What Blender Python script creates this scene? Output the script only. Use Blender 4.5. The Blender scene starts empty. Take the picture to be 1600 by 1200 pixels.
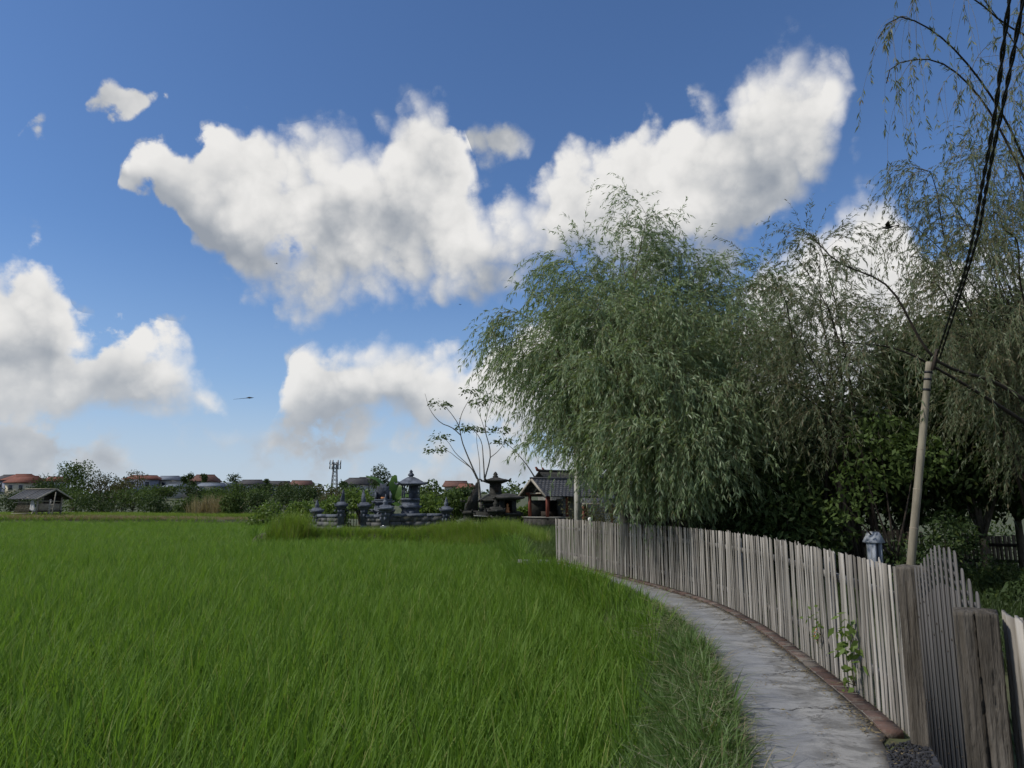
import bpy, math, random
import numpy as np
from mathutils import Vector, Matrix, Euler

rng = np.random.default_rng(7)
random.seed(7)
SC = bpy.context.scene
COL = SC.collection
R = math.radians

# ------------------------------------------------------------------ camera
F_PX, HZ, EYE = 1120.0, 785.0, 1.6          # focal length in photo pixels, horizon row, eye height
PITCH = math.atan((HZ - 600.0) / F_PX)
cam_d = bpy.data.cameras.new('camera')
cam_d.sensor_width = 36.0
cam_d.lens = F_PX / 1600.0 * 36.0
cam_d.clip_start, cam_d.clip_end = 0.05, 6000.0
cam = bpy.data.objects.new('camera', cam_d)
COL.objects.link(cam)
cam.location = (0, 0, EYE)
cam.rotation_euler = (math.pi / 2 + PITCH, 0, 0)
SC.camera = cam

# ------------------------------------------------------------------ exposure
SC.view_settings.view_transform = 'Standard'
SC.view_settings.look = 'None'
SC.view_settings.gamma = 1.0
SC.view_settings.exposure = 0.0
SC.view_settings.use_curve_mapping = False
SC.cycles.max_bounces = 4
SC.cycles.diffuse_bounces = 2
SC.cycles.glossy_bounces = 2
SC.cycles.transmission_bounces = 3
SC.cycles.use_denoising = True
SC.cycles.use_adaptive_sampling = True
SC.cycles.adaptive_threshold = 0.02

# ------------------------------------------------------------------ sun (veiled by the clouds, from the left and a little behind)
SUN_AZ, SUN_EL = R(-106), R(46)              # azimuth clockwise from +Y
sdir = Vector((math.sin(SUN_AZ) * math.cos(SUN_EL), math.cos(SUN_AZ) * math.cos(SUN_EL), math.sin(SUN_EL)))
sun_d = bpy.data.lights.new('sun', 'SUN')
sun_d.energy = 3.3
sun_d.angle = R(5)
sun_d.color = (1.0, 0.95, 0.87)
sun = bpy.data.objects.new('sun', sun_d)
COL.objects.link(sun)
sun.rotation_euler = sdir.to_track_quat('Z', 'Y').to_euler()
sun.location = (0, 0, 60)


def ray(px, py):
    X = (px - 800.0) / F_PX
    Y = (600.0 - py) / F_PX
    return np.array([X, math.cos(PITCH) - Y * math.sin(PITCH), math.sin(PITCH) + Y * math.cos(PITCH)])


def at(px, py, depth):
    """point in the place that stands at this distance (metres ahead)"""
    d = ray(px, py)
    return np.array([0, 0, EYE]) + d * (depth / d[1])


def azel(px, py):
    d = ray(px, py)
    d = d / np.linalg.norm(d)
    return math.atan2(d[0], d[1]), math.asin(d[2])


# ------------------------------------------------------------------ node helper
class NT:
    def __init__(self, tree):
        self.t = tree
        self.n = tree.nodes
        self.l = tree.links

    def new(self, typ, **kw):
        nd = self.n.new(typ)
        for k, v in kw.items():
            setattr(nd, k, v)
        return nd

    def put(self, sock, v):
        if isinstance(v, bpy.types.NodeSocket):
            self.l.new(v, sock)
        elif v is not None:
            sock.default_value = v

    def m(self, op, a, b=None, c=None, clamp=False):
        nd = self.new('ShaderNodeMath', operation=op)
        nd.use_clamp = clamp
        self.put(nd.inputs[0], a)
        self.put(nd.inputs[1], b)
        self.put(nd.inputs[2], c)
        return nd.outputs[0]

    def vm(self, op, a, b=None, scale=None):
        nd = self.new('ShaderNodeVectorMath', operation=op)
        self.put(nd.inputs[0], a)
        if b is not None:
            self.put(nd.inputs[1], b)
        if scale is not None:
            self.put(nd.inputs['Scale'], scale)
        return nd.outputs['Value'] if op in ('DOT_PRODUCT', 'LENGTH') else nd.outputs[0]

    def noise(self, vec, scale, detail=4, rough=0.5, lac=2.0, dist=0.0, out='Fac'):
        nd = self.new('ShaderNodeTexNoise')
        if vec is not None:
            self.put(nd.inputs['Vector'], vec)
        self.put(nd.inputs['Scale'], scale)
        nd.inputs['Detail'].default_value = detail
        nd.inputs['Roughness'].default_value = rough
        nd.inputs['Lacunarity'].default_value = lac
        nd.inputs['Distortion'].default_value = dist
        return nd.outputs['Fac'] if out == 'Fac' else nd.outputs['Color']

    def smooth(self, v, a, b, lo=0.0, hi=1.0):
        nd = self.new('ShaderNodeMapRange', interpolation_type='SMOOTHSTEP')
        self.put(nd.inputs[0], v)
        self.put(nd.inputs[1], a)
        self.put(nd.inputs[2], b)
        self.put(nd.inputs[3], lo)
        self.put(nd.inputs[4], hi)
        return nd.outputs[0]

    def mix(self, fac, a, b, blend='MIX'):
        nd = self.new('ShaderNodeMix', data_type='RGBA', blend_type=blend)
        self.put(nd.inputs[0], fac)
        self.put(nd.inputs[6], (*a, 1) if isinstance(a, tuple) and len(a) == 3 else a)
        self.put(nd.inputs[7], (*b, 1) if isinstance(b, tuple) and len(b) == 3 else b)
        return nd.outputs[2]

    def curve(self, v, pts):
        nd = self.new('ShaderNodeFloatCurve')
        self.put(nd.inputs['Value'], v)
        cv = nd.mapping.curves[0]
        cv.points[0].location = pts[0]
        cv.points[1].location = pts[-1]
        for p in pts[1:-1]:
            cv.points.new(*p)
        for p in cv.points:
            p.handle_type = 'AUTO_CLAMPED'
        nd.mapping.update()
        return nd.outputs[0]


# ------------------------------------------------------------------ sky with clouds
def build_world():
    w = bpy.data.worlds.new('World')
    SC.world = w
    w.use_nodes = True
    w.cycles.sampling_method = 'MANUAL'
    w.cycles.sample_map_resolution = 256
    w.node_tree.nodes.clear()
    T = NT(w.node_tree)
    outw = T.new('ShaderNodeOutputWorld')
    bg = T.new('ShaderNodeBackground')
    bg.inputs[1].default_value = 0.1
    T.l.new(bg.outputs[0], outw.inputs[0])
    sky = T.new('ShaderNodeTexSky', sky_type='NISHITA')
    sky.sun_disc = False
    sky.sun_elevation = SUN_EL
    sky.sun_rotation = SUN_AZ
    sky.air_density = 1.0
    sky.dust_density = 0.3
    sky.ozone_density = 2.2
    blue = T.mix(1.0, sky.outputs[0], SKY_TINT, 'MULTIPLY')

    tc = T.new('ShaderNodeTexCoord').outputs['Generated']
    sp = T.new('ShaderNodeSeparateXYZ')
    T.l.new(tc, sp.inputs[0])
    az = T.m('ARCTAN2', sp.outputs[0], sp.outputs[1])
    el = T.m('ARCSINE', sp.outputs[2])
    # ragged edges: shift the look-up by turbulence
    big = T.noise(tc, 6.5, 3, 0.55, out='Color')
    wv = T.vm('SCALE', T.vm('SUBTRACT', big, (0.5, 0.5, 0.5)), scale=0.065)
    ws = T.new('ShaderNodeSeparateXYZ')
    T.l.new(wv, ws.inputs[0])
    r1 = T.noise(tc, 13.0, 6, 0.62)
    er = T.m('SUBTRACT', r1, 0.5)
    u = T.m('ADD', az, ws.outputs[0])
    v = T.m('ADD', el, ws.outputs[1])
    u01 = T.m('MULTIPLY_ADD', u, 1 / 1.8, 0.5)

    def prof(pts):
        r = []
        for px, py in pts:
            a, e = azel(px, py)
            r.append(((a + 0.9) / 1.8, e / 0.8))
        r.sort()
        out = []
        for q in r:
            if not out or q[0] - out[-1][0] > 0.003:
                out.append(q)
        return out

    def layer(top, bot):
        t = T.m('MULTIPLY', T.curve(u01, prof(top)), 0.8)
        b = T.m('MULTIPLY', T.curve(u01, prof(bot)), 0.8)
        up = T.m('SUBTRACT', v, b)
        dn = T.m('SUBTRACT', t, v)
        s = T.m('MINIMUM', up, dn)
        h = T.m('DIVIDE', up, T.m('MAXIMUM', T.m('ADD', up, dn), 0.02), clamp=True)
        return s, h, dn

    # the long bank across the middle of the sky
    L1 = layer([(-400, 560), (150, 400), (192, 290), (215, 238), (300, 218), (390, 184), (440, 206), (560, 180), (600, 190), (650, 152), (685, 146),
                (712, 195), (738, 262), (762, 305), (795, 305), (855, 250), (900, 204), (940, 214), (1000, 186), (1070, 162), (1130, 138),
                (1145, 104), (1200, 76), (1252, 50), (1290, 84), (1322, 118), (1345, 190), (1500, 420), (1800, 460)],
               [(-400, 200), (150, 210), (192, 262), (215, 280), (260, 296), (300, 385), (322, 430), (370, 465), (420, 500), (520, 505), (600, 482),
                (700, 470), (830, 450), (900, 436), (1000, 445), (1100, 440), (1200, 390), (1262, 325), (1305, 250), (1345, 150), (1500, 160), (1800, 160)])
    # the heavy cumulus on the left
    L2 = layer([(-700, 520), (-400, 380), (-150, 420), (0, 386), (42, 376), (78, 398), (98, 462), (130, 508), (205, 508), (280, 522),
                (300, 560), (330, 612), (350, 650), (372, 690), (900, 700), (1500, 700)],
               [(-700, 660), (-400, 668), (-150, 664), (0, 664), (150, 660), (200, 655), (300, 660), (345, 658), (372, 640), (900, 600), (1500, 600)])
    # the two heaps low in the middle and the bank behind the trees
    L3 = layer([(-200, 740), (400, 740), (428, 640), (444, 585), (475, 555), (520, 530), (600, 520), (640, 511), (690, 545), (725, 545),
                (760, 528), (830, 480), (1000, 500), (1170, 470), (1200, 368), (1290, 352), (1345, 304), (1390, 312), (1450, 380), (1600, 400), (1900, 430)],
               [(-200, 640), (400, 640), (432, 650), (500, 690), (560, 690), (620, 688), (660, 690), (700, 690), (760, 690), (830, 690),
                (1000, 700), (1200, 700), (1400, 700), (1600, 700), (1900, 690)])
    # low banks towards the horizon
    lowp = T.noise(tc, 11.0, 5, 0.55)
    lowc = T.m('MULTIPLY_ADD', T.m('SUBTRACT', lowp, 0.445), 0.26, 0.0)
    lowm = T.m('SUBTRACT', 0.050, T.m('ABSOLUTE', T.m('SUBTRACT', el, 0.050)))
    low = T.m('MINIMUM', lowc, lowm)

    def blob(px, py, rx, ry, amp):
        a, e = azel(px, py)
        k = 1 / F_PX
        x = T.m('MULTIPLY', T.m('SUBTRACT', u, a), 1 / (rx * k))
        y = T.m('MULTIPLY', T.m('SUBTRACT', v, e), 1 / (ry * k))
        r2 = T.m('ADD', T.m('MULTIPLY', x, x), T.m('MULTIPLY', y, y))
        return T.m('MULTIPLY', T.m('SUBTRACT', 1.0, r2), amp)

    # scattered small puffs
    def puffs(lst):
        t, b = [(-600, 460)], [(-600, 300)]
        for x0, x1, y0, y1 in lst:
            m_ = (y0 + y1) / 2
            t += [(x0 - 10, m_ + 45), (x0, m_), ((x0 + x1) / 2, y0), (x1, m_), (x1 + 10, m_ + 45)]
            b += [(x0 - 10, m_ - 45), (x0, m_), ((x0 + x1) / 2, y1), (x1, m_), (x1 + 10, m_ - 45)]
        return layer(t + [(1700, 400)], b + [(1700, 250)])
    L4 = puffs([(15, 128, 158, 204), (140, 262, 116, 178), (308, 356, 500, 575), (372, 408, 592, 622), (498, 548, 686, 722), 
                (700, 838, 165, 262), (1222, 1286, 262, 322), (1302, 1356, 196, 246)])
    puff = L4[0]
    # the sky goes on the same way outside the view
    g = T.noise(tc, 2.6, 3, 0.5)
    far = T.m('MAXIMUM', T.smooth(T.m('ABSOLUTE', az), 0.72, 0.95), T.smooth(el, 0.66, 0.85))
    gen = T.m('MULTIPLY', T.m('ADD', T.m('SUBTRACT', g, 0.50), T.m('MULTIPLY', ws.outputs[0], 1.2)), 0.45)
    gen = T.m('SUBTRACT', gen, T.m('MULTIPLY', T.m('SUBTRACT', 1.0, far), 0.6))

    s = T.m('MAXIMUM', T.m('MAXIMUM', T.m('MAXIMUM', L1[0], L2[0]), T.m('MAXIMUM', L3[0], gen)), T.m('SUBTRACT', puff, 0.012))
    hole = blob(455, 388, 52, 40, 0.075)
    cb = T.new('ShaderNodeCombineXYZ')
    T.put(cb.inputs[0], T.m('MULTIPLY_ADD', er, 0.035, u))
    T.put(cb.inputs[1], T.m('MULTIPLY_ADD', ws.outputs[2], 0.5, v))

    def cells(scale):
        vo = T.new('ShaderNodeTexVoronoi', voronoi_dimensions='2D', feature='F1')
        T.l.new(cb.outputs[0], vo.inputs['Vector'])
        vo.inputs['Scale'].default_value = scale
        return T.m('SUBTRACT', 0.42, vo.outputs['Distance'])
    b1, b2 = cells(17.0), cells(41.0)
    heap = T.m('ADD', T.m('MULTIPLY', b1, 0.052), T.m('MULTIPLY', b2, 0.024))
    near = T.smooth(s, -0.05, -0.004, 0.2, 1.0)          # no stray scraps far from a cloud
    s = T.m('SUBTRACT', T.m('MULTIPLY_ADD', heap, near, s), T.m('MAXIMUM', T.m('MULTIPLY', hole, T.smooth(r1, 0.36, 0.60, 0.35, 1.5)), 0.0))
    s = T.m('ADD', s, 0.006)
    s = T.m('MAXIMUM', s, low)
    s = T.m('MULTIPLY_ADD', er, T.m('MULTIPLY', near, T.smooth(s, -0.03, 0.12, 0.17, 0.06)), s)
    # wisps: softer here, crisper there
    soft = T.smooth(T.noise(tc, 4.0, 2), 0.38, 0.62, 0.018, 0.075)
    alpha = T.smooth(s, -0.004, soft)
    body = T.smooth(s, 0.0, 0.06)
    # shading: tops bright, undersides grey, relief of the billows lit from the upper left
    hs = None
    for L, gain in ((L1, 1.0), (L2, 0.95), (L3, 1.05)):
        x = T.m('MULTIPLY', L[1], T.m('GREATER_THAN', L[0], -0.01))
        hs = x if hs is None else T.m('MAXIMUM', hs, x)
    r2 = T.noise(T.vm('ADD', tc, (-0.010, 0.0, 0.018)), 13.0, 4, 0.58)
    q1 = T.noise(tc, 5.0, 2, 0.5)
    q2 = T.noise(T.vm('ADD', tc, (-0.03, 0.0, 0.05)), 5.0, 2, 0.5)
    rel = T.m('ADD', T.m('MULTIPLY', T.m('SUBTRACT', r1, r2), 0.9), T.m('MULTIPLY', T.m('SUBTRACT', q1, q2), 1.2))
    rel = T.m('ADD', rel, T.m('ADD', T.m('MULTIPLY', b1, 0.36), T.m('MULTIPLY', b2, 0.22)))
    hq = T.m('ADD', hs, T.m('MULTIPLY', T.m('SUBTRACT', q1, 0.5), 0.9))
    lit = T.m('ADD', T.m('MULTIPLY_ADD', T.smooth(hq, 0.0, 0.70), 0.76, 0.14), rel)
    lit = T.m('ADD', lit, T.m('MULTIPLY', T.m('SUBTRACT', 1.0, body), 0.22), clamp=True)
    ramp = T.new('ShaderNodeValToRGB')
    T.l.new(lit, ramp.inputs[0])
    e0 = ramp.color_ramp.elements
    e0[0].position, e0[0].color = 0.0, (3.1, 3.4, 3.85, 1)
    e0[1].position, e0[1].color = 1.0, (8.6, 8.45, 8.2, 1)
    for p, c in ((0.3, (4.5, 4.7, 4.95, 1)), (0.6, (6.6, 6.6, 6.55, 1)), (0.8, (7.8, 7.7, 7.5, 1))):
        el_ = e0.new(p)
        el_.color = c
    # air in front of the low banks
    dist = T.smooth(el, 0.0, 0.22, 0.5, 0.0)
    cloud = T.mix(dist, ramp.outputs[0], (5.6, 6.0, 6.5))
    haze = T.smooth(el, -0.05, 0.36, 0.70, 0.0)
    blue2 = T.mix(haze, blue, (3.7, 5.1, 7.2))
    blue2 = T.mix(T.smooth(el, -0.02, 0.17, 0.75, 0.0), blue2, (5.6, 6.3, 7.1))
    col = T.mix(T.m('MULTIPLY', alpha, 0.97), blue2, cloud)
    ground = T.smooth(el, -0.03, 0.0)
    col = T.mix(ground, (0.6, 0.8, 0.5), col)
    T.l.new(col, bg.inputs[0])


SKY_TINT = (0.76, 0.96, 1.22)
build_world()


# ================================================================== object and mesh helpers
def tag(o, label=None, cat=None, group=None, kind=None):
    if label:
        o['label'] = label
    if cat:
        o['category'] = cat
    if group:
        o['group'] = group
    if kind:
        o['kind'] = kind
    return o


def link(o, parent=None, loc=None, rot=None, scale=None):
    COL.objects.link(o)
    if parent is not None:
        o.parent = parent
    if loc is not None:
        o.location = loc
    if rot is not None:
        o.rotation_euler = rot
    if scale is not None:
        o.scale = scale
    return o


def empty(name, label=None, cat=None, loc=(0, 0, 0), rz=0.0, group=None, kind=None):
    o = bpy.data.objects.new(name, None)
    o.empty_display_size = 0.2
    link(o, None, loc, (0, 0, rz))
    return tag(o, label, cat, group, kind)


def mesh_np(name, V, Q=None, Tr=None, mat=None, smooth=False):
    me = bpy.data.meshes.new(name)
    V = np.asarray(V, dtype=np.float32).reshape(-1, 3)
    loops, starts, tot = [], [], 0
    if Q is not None and len(Q):
        Q = np.asarray(Q, dtype=np.int32).reshape(-1, 4)
        loops.append(Q.ravel())
        starts.append(np.arange(len(Q)) * 4)
        tot = len(Q) * 4
    if Tr is not None and len(Tr):
        Tr = np.asarray(Tr, dtype=np.int32).reshape(-1, 3)
        loops.append(Tr.ravel())
        starts.append(tot + np.arange(len(Tr)) * 3)
    loops = np.concatenate(loops).astype(np.int32)
    starts = np.concatenate(starts).astype(np.int32)
    me.vertices.add(len(V))
    me.vertices.foreach_set('co', V.ravel())
    me.loops.add(len(loops))
    me.loops.foreach_set('vertex_index', loops)
    me.polygons.add(len(starts))
    me.polygons.foreach_set('loop_start', starts)
    if smooth:
        me.polygons.foreach_set('use_smooth', np.ones(len(starts), dtype=bool))
    me.update(calc_edges=True)
    if mat:
        me.materials.append(mat)
    return me


def obj(name, me, parent=None, loc=None, rot=None, scale=None):
    return link(bpy.data.objects.new(name, me), parent, loc, rot, scale)


class MB:
    """collects shapes for one mesh"""

    def __init__(self):
        self.v, self.q, self.t = [], [], []

    def box(self, c, s, rz=0.0, taper=1.0, M=None):
        n = len(self.v)
        hx, hy, hz = s[0] / 2, s[1] / 2, s[2] / 2
        for k in (-1, 1):
            f = taper if k > 0 else 1.0
            for a, b in ((-1, -1), (1, -1), (1, 1), (-1, 1)):
                x, y = a * hx * f, b * hy * f
                p = Vector((x * math.cos(rz) - y * math.sin(rz) + c[0], x * math.sin(rz) + y * math.cos(rz) + c[1], c[2] + k * hz))
                self.v.append(tuple(M @ p) if M else tuple(p))
        self.q += [(n, n + 3, n + 2, n + 1), (n + 4, n + 5, n + 6, n + 7), (n, n + 1, n + 5, n + 4), (n + 1, n + 2, n + 6, n + 5),
                   (n + 2, n + 3, n + 7, n + 6), (n + 3, n, n + 4, n + 7)]
        return self

    def beam(self, p0, p1, w, h=None):
        p0, p1 = Vector(p0), Vector(p1)
        d = (p1 - p0)
        q = d.to_track_quat('X', 'Z').to_matrix().to_4x4()
        q.translation = (p0 + p1) / 2
        return self.box((0, 0, 0), (d.length, w, h or w), M=q)

    def tube(self, pts, rad, sides=6, cap=True):
        pts = [Vector(p) for p in pts]
        rad = rad if hasattr(rad, '__len__') else [rad] * len(pts)
        n0 = len(self.v)
        ref = Vector((0.31, 0.93, 0.2))
        for i, p in enumerate(pts):
            d = (pts[min(i + 1, len(pts) - 1)] - pts[max(i - 1, 0)]).normalized()
            a = d.cross(ref)
            if a.length < 1e-3:
                a = d.cross(Vector((1, 0, 0)))
            a.normalize()
            b = d.cross(a)
            for k in range(sides):
                th = 2 * math.pi * k / sides
                self.v.append(tuple(p + (a * math.cos(th) + b * math.sin(th)) * rad[i]))
        for i in range(len(pts) - 1):
            for k in range(sides):
                k2 = (k + 1) % sides
                self.q.append((n0 + i * sides + k, n0 + i * sides + k2, n0 + (i + 1) * sides + k2, n0 + (i + 1) * sides + k))
        if cap:
            for base, rev in ((n0, True), (n0 + (len(pts) - 1) * sides, False)):
                for k in range(1, sides - 1):
                    tri = (base, base + k, base + k + 1)
                    self.t.append(tri[::-1] if rev else tri)
        return self

    def lathe(self, prof, c=(0, 0, 0), sides=4, rot=math.pi / 4, sx=1.0, sy=1.0):
        """profile of (z, half width); sides=4 gives square stone work"""
        n0 = len(self.v)
        k_ = math.sqrt(2) if sides == 4 else 1.0
        for z, r in prof:
            for k in range(sides):
                th = rot + 2 * math.pi * k / sides
                self.v.append((c[0] + math.cos(th) * r * k_ * sx, c[1] + math.sin(th) * r * k_ * sy, c[2] + z))
        for i in range(len(prof) - 1):
            for k in range(sides):
                k2 = (k + 1) % sides
                self.q.append((n0 + i * sides + k, n0 + i * sides + k2, n0 + (i + 1) * sides + k2, n0 + (i + 1) * sides + k))
        for base, rev in ((n0, True), (n0 + (len(prof) - 1) * sides, False)):
            for k in range(1, sides - 1):
                tri = (base, base + k, base + k + 1)
                self.t.append(tri[::-1] if rev else tri)
        return self

    def prism(self, poly, axis_o, ux, uz, depth_v):
        """extrude polygon (a,b) laid on axes ux,uz from axis_o along depth_v"""
        n0 = len(self.v)
        o, ux, uz, dv = Vector(axis_o), Vector(ux), Vector(uz), Vector(depth_v)
        m = len(poly)
        for s in (0, 1):
            for a, b in poly:
                self.v.append(tuple(o + ux * a + uz * b + dv * s))
        for k in range(m):
            k2 = (k + 1) % m
            self.q.append((n0 + k, n0 + k2, n0 + m + k2, n0 + m + k))
        for k in range(1, m - 1):
            self.t.append((n0, n0 + k + 1, n0 + k))
            self.t.append((n0 + m, n0 + m + k, n0 + m + k + 1))
        return self

    def quad(self, a, b, c, d):
        n = len(self.v)
        self.v += [tuple(a), tuple(b), tuple(c), tuple(d)]
        self.q.append((n, n + 1, n + 2, n + 3))
        return self

    def mesh(self, name, mat, smooth=False):
        return mesh_np(name, np.array(self.v), self.q or None, self.t or None, mat, smooth)

    def build(self, name, mat, parent=None, loc=None, rot=None, smooth=False):
        return obj(name, self.mesh(name, mat, smooth), parent, loc, rot)


def catmull(P, n):
    """n points evenly spaced along a smooth curve through P"""
    P = np.asarray(P, float)
    Q = np.vstack([2 * P[0] - P[1], P, 2 * P[-1] - P[-2]])
    out = []
    for i in range(len(P) - 1):
        p0, p1, p2, p3 = Q[i:i + 4]
        t = np.linspace(0, 1, 24, endpoint=False)[:, None]
        out.append(0.5 * (2 * p1 + (p2 - p0) * t + (2 * p0 - 5 * p1 + 4 * p2 - p3) * t ** 2 + (3 * p1 - p0 - 3 * p2 + p3) * t ** 3))
    C = np.vstack(out + [P[-1:]])
    s = np.concatenate([[0], np.cumsum(np.linalg.norm(np.diff(C, axis=0), axis=1))])
    x = np.linspace(0, s[-1], n)
    return np.stack([np.interp(x, s, C[:, k]) for k in range(P.shape[1])], axis=1)


# ================================================================== materials
MATS = {}


def principled(name):
    m = bpy.data.materials.new(name)
    m.use_nodes = True
    T = NT(m.node_tree)
    b = T.n['Principled BSDF']
    return m, T, b


def mat(name, c1, c2=None, scale=4.0, rough=0.85, bump=0.3, detail=6, stretch=(1, 1, 1), rand=0.0, coord='Object', spots=None, metal=0.0,
        spec=0.3, bumpscale=None, lo=0.35, hi=0.65):
    """two-tone noise colour, optional grain stretch, per-object brightness change, dark stains, relief"""
    if name in MATS:
        return MATS[name]
    m, T, b = principled(name)
    tc = T.new('ShaderNodeTexCoord').outputs[coord]
    mp = T.new('ShaderNodeMapping')
    T.l.new(tc, mp.inputs[0])
    mp.inputs['Scale'].default_value = stretch
    oi = T.new('ShaderNodeObjectInfo')
    vec = T.vm('ADD', mp.outputs[0], T.vm('SCALE', (7.3, 3.1, 5.7), scale=oi.outputs['Random']))
    n1 = T.noise(vec, scale, detail, 0.6)
    col = T.mix(T.smooth(n1, lo, hi), c1, c2 or tuple(x * 0.7 for x in c1))
    if spots:
        n2 = T.noise(vec, spots[1], 5, 0.65)
        col = T.mix(T.m('MULTIPLY', T.smooth(n2, spots[2], spots[2] + 0.14), spots[3]), col, spots[0])
    if rand:
        k = T.m('MULTIPLY_ADD', oi.outputs['Random'], 2 * rand, 1 - rand)
        col = T.vm('SCALE', col, scale=k)
    T.l.new(col, b.inputs['Base Color'])
    b.inputs['Roughness'].default_value = rough
    b.inputs['Metallic'].default_value = metal
    b.inputs['Specular IOR Level'].default_value = spec
    if bump:
        bp = T.new('ShaderNodeBump')
        bp.inputs['Strength'].default_value = bump
        bp.inputs['Distance'].default_value = 0.03
        T.l.new(T.noise(vec, bumpscale or scale * 3, 6, 0.6), bp.inputs['Height'])
        T.l.new(bp.outputs[0], b.inputs['Normal'])
    MATS[name] = m
    return m


def leaf_mat(name, c1, c2, trans=0.3, c3=None, p3=0.06, rough=0.5, spec=0.35, tint=None):
    """leaf colour changes from leaf to leaf; light comes through"""
    if name in MATS:
        return MATS[name]
    m, T, b = principled(name)
    ge = T.new('ShaderNodeNewGeometry')
    oi = T.new('ShaderNodeObjectInfo')
    r = T.m('FRACT', T.m('ADD', ge.outputs['Random Per Island'], oi.outputs['Random']))
    col = T.mix(r, c1, c2)
    big = T.noise(ge.outputs['Position'], 0.5, 3)
    col = T.mix(T.smooth(big, 0.35, 0.65, 0.0, 0.35), col, tint or c2)
    if c3:
        r2 = T.m('FRACT', T.m('MULTIPLY', r, 17.3))
        col = T.mix(T.m('LESS_THAN', r2, p3), col, c3)
    T.l.new(col, b.inputs['Base Color'])
    b.inputs['Roughness'].default_value = rough
    b.inputs['Specular IOR Level'].default_value = spec
    tr = T.new('ShaderNodeBsdfTranslucent')
    T.l.new(T.mix(1.0, col, (1.15, 1.2, 0.7), 'MULTIPLY'), tr.inputs[0])
    mx = T.new('ShaderNodeMixShader')
    mx.inputs[0].default_value = trans
    T.l.new(b.outputs[0], mx.inputs[1])
    T.l.new(tr.outputs[0], mx.inputs[2])
    T.l.new(mx.outputs[0], T.n['Material Output'].inputs[0])
    MATS[name] = m
    return m


M_SOIL = mat('dark_soil', (0.045, 0.038, 0.024), (0.03, 0.034, 0.016), 1.5, 0.95, 0.5, coord='Object')
M_PICKET = mat('weathered_picket', (0.325, 0.302, 0.268), (0.165, 0.149, 0.127), 9, 0.9, 0.5, stretch=(1, 1, 0.07), rand=0.36,
               spots=((0.075, 0.07, 0.055), 3.0, 0.54, 0.75))
M_RAIL = mat('weathered_rail', (0.30, 0.285, 0.26), (0.19, 0.175, 0.155), 8, 0.9, 0.4, stretch=(0.1, 1, 1), rand=0.15)
M_GATE = mat('grey_gate_board', (0.145, 0.136, 0.128), (0.09, 0.084, 0.078), 10, 0.85, 0.35, stretch=(1, 1, 0.05), rand=0.14,
             spots=((0.05, 0.045, 0.04), 6.0, 0.63, 0.6))
M_SLEEPER = mat('old_sleeper_timber', (0.15, 0.133, 0.112), (0.065, 0.056, 0.0445), 14, 0.95, 0.9, detail=9, stretch=(1, 1, 0.09), rand=0.1,
                spots=((0.26, 0.25, 0.22), 3.0, 0.56, 0.45))
M_BRICK = mat('red_brick', (0.108, 0.064, 0.051), (0.078, 0.055, 0.047), 9, 0.95, 0.5, rand=0.3, spots=((0.13, 0.115, 0.098), 4.0, 0.45, 0.85))
M_MORTAR = mat('mortar', (0.24, 0.225, 0.20), (0.15, 0.14, 0.12), 12, 0.95, 0.5)
M_BAMBOO = mat('pale_bamboo', (0.27, 0.24, 0.175), (0.165, 0.145, 0.105), 9, 0.75, 0.4, stretch=(1, 1, 0.15), spots=((0.12, 0.10, 0.07), 4.0, 0.62, 0.7))
M_CABLE = mat('black_cable', (0.012, 0.012, 0.013), (0.02, 0.02, 0.021), 30, 0.5, 0.1)
M_STONE = mat('blue_grey_carved_stone', (0.135, 0.15, 0.18), (0.062, 0.072, 0.092), 3.0, 0.95, 1.0, detail=8, bumpscale=7, rand=0.15,
              spots=((0.035, 0.04, 0.045), 2.2, 0.55, 0.75))
M_WALLST = mat('weathered_wall_stone', (0.15, 0.15, 0.145), (0.07, 0.073, 0.072), 2.0, 0.95, 0.8, detail=8, bumpscale=9, rand=0.2,
               spots=((0.04, 0.045, 0.03), 1.6, 0.52, 0.8))
M_DARKST = mat('mossy_dark_stone', (0.055, 0.052, 0.046), (0.026, 0.027, 0.022), 3.0, 0.95, 1.0, detail=8, bumpscale=8, rand=0.2,
               spots=((0.14, 0.135, 0.12), 3.2, 0.60, 0.6))
M_CONCRETE = mat('pale_concrete', (0.42, 0.40, 0.34), (0.30, 0.29, 0.25), 5, 0.9, 0.3, spots=((0.14, 0.14, 0.11), 2.4, 0.6, 0.6))
M_REDWOOD = mat('red_brown_timber', (0.23, 0.066, 0.038), (0.15, 0.045, 0.03), 7, 0.7, 0.2, stretch=(1, 1, 0.2))
M_ROOFGREY = mat('grey_roof_shingle', (0.085, 0.086, 0.09), (0.055, 0.057, 0.06), 4, 0.85, 0.4, rand=0.12)
M_BARGE = mat('bleached_timber', (0.40, 0.36, 0.29), (0.26, 0.235, 0.19), 8, 0.9, 0.3, rand=0.15)
M_PLASTER = mat('stained_plaster', (0.20, 0.195, 0.175), (0.12, 0.12, 0.105), 2.5, 0.95, 0.3)
M_BARK = mat('grey_brown_bark', (0.16, 0.135, 0.10), (0.085, 0.072, 0.055), 10, 0.95, 0.8, stretch=(1, 1, 0.25))
M_TWIG = mat('olive_twig', (0.20, 0.18, 0.10), (0.14, 0.12, 0.07), 6, 0.8, 0.1)
M_PALEBARK = mat('pale_bark', (0.24, 0.215, 0.17), (0.14, 0.125, 0.10), 6, 0.9, 0.4)
M_WHITE = mat('white_enamel', (0.75, 0.75, 0.72), (0.66, 0.66, 0.62), 6, 0.4, 0.05)
M_PALEST = mat('pale_blue_grey_stone', (0.36, 0.39, 0.44), (0.26, 0.285, 0.33), 4, 0.9, 0.4)
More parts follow.
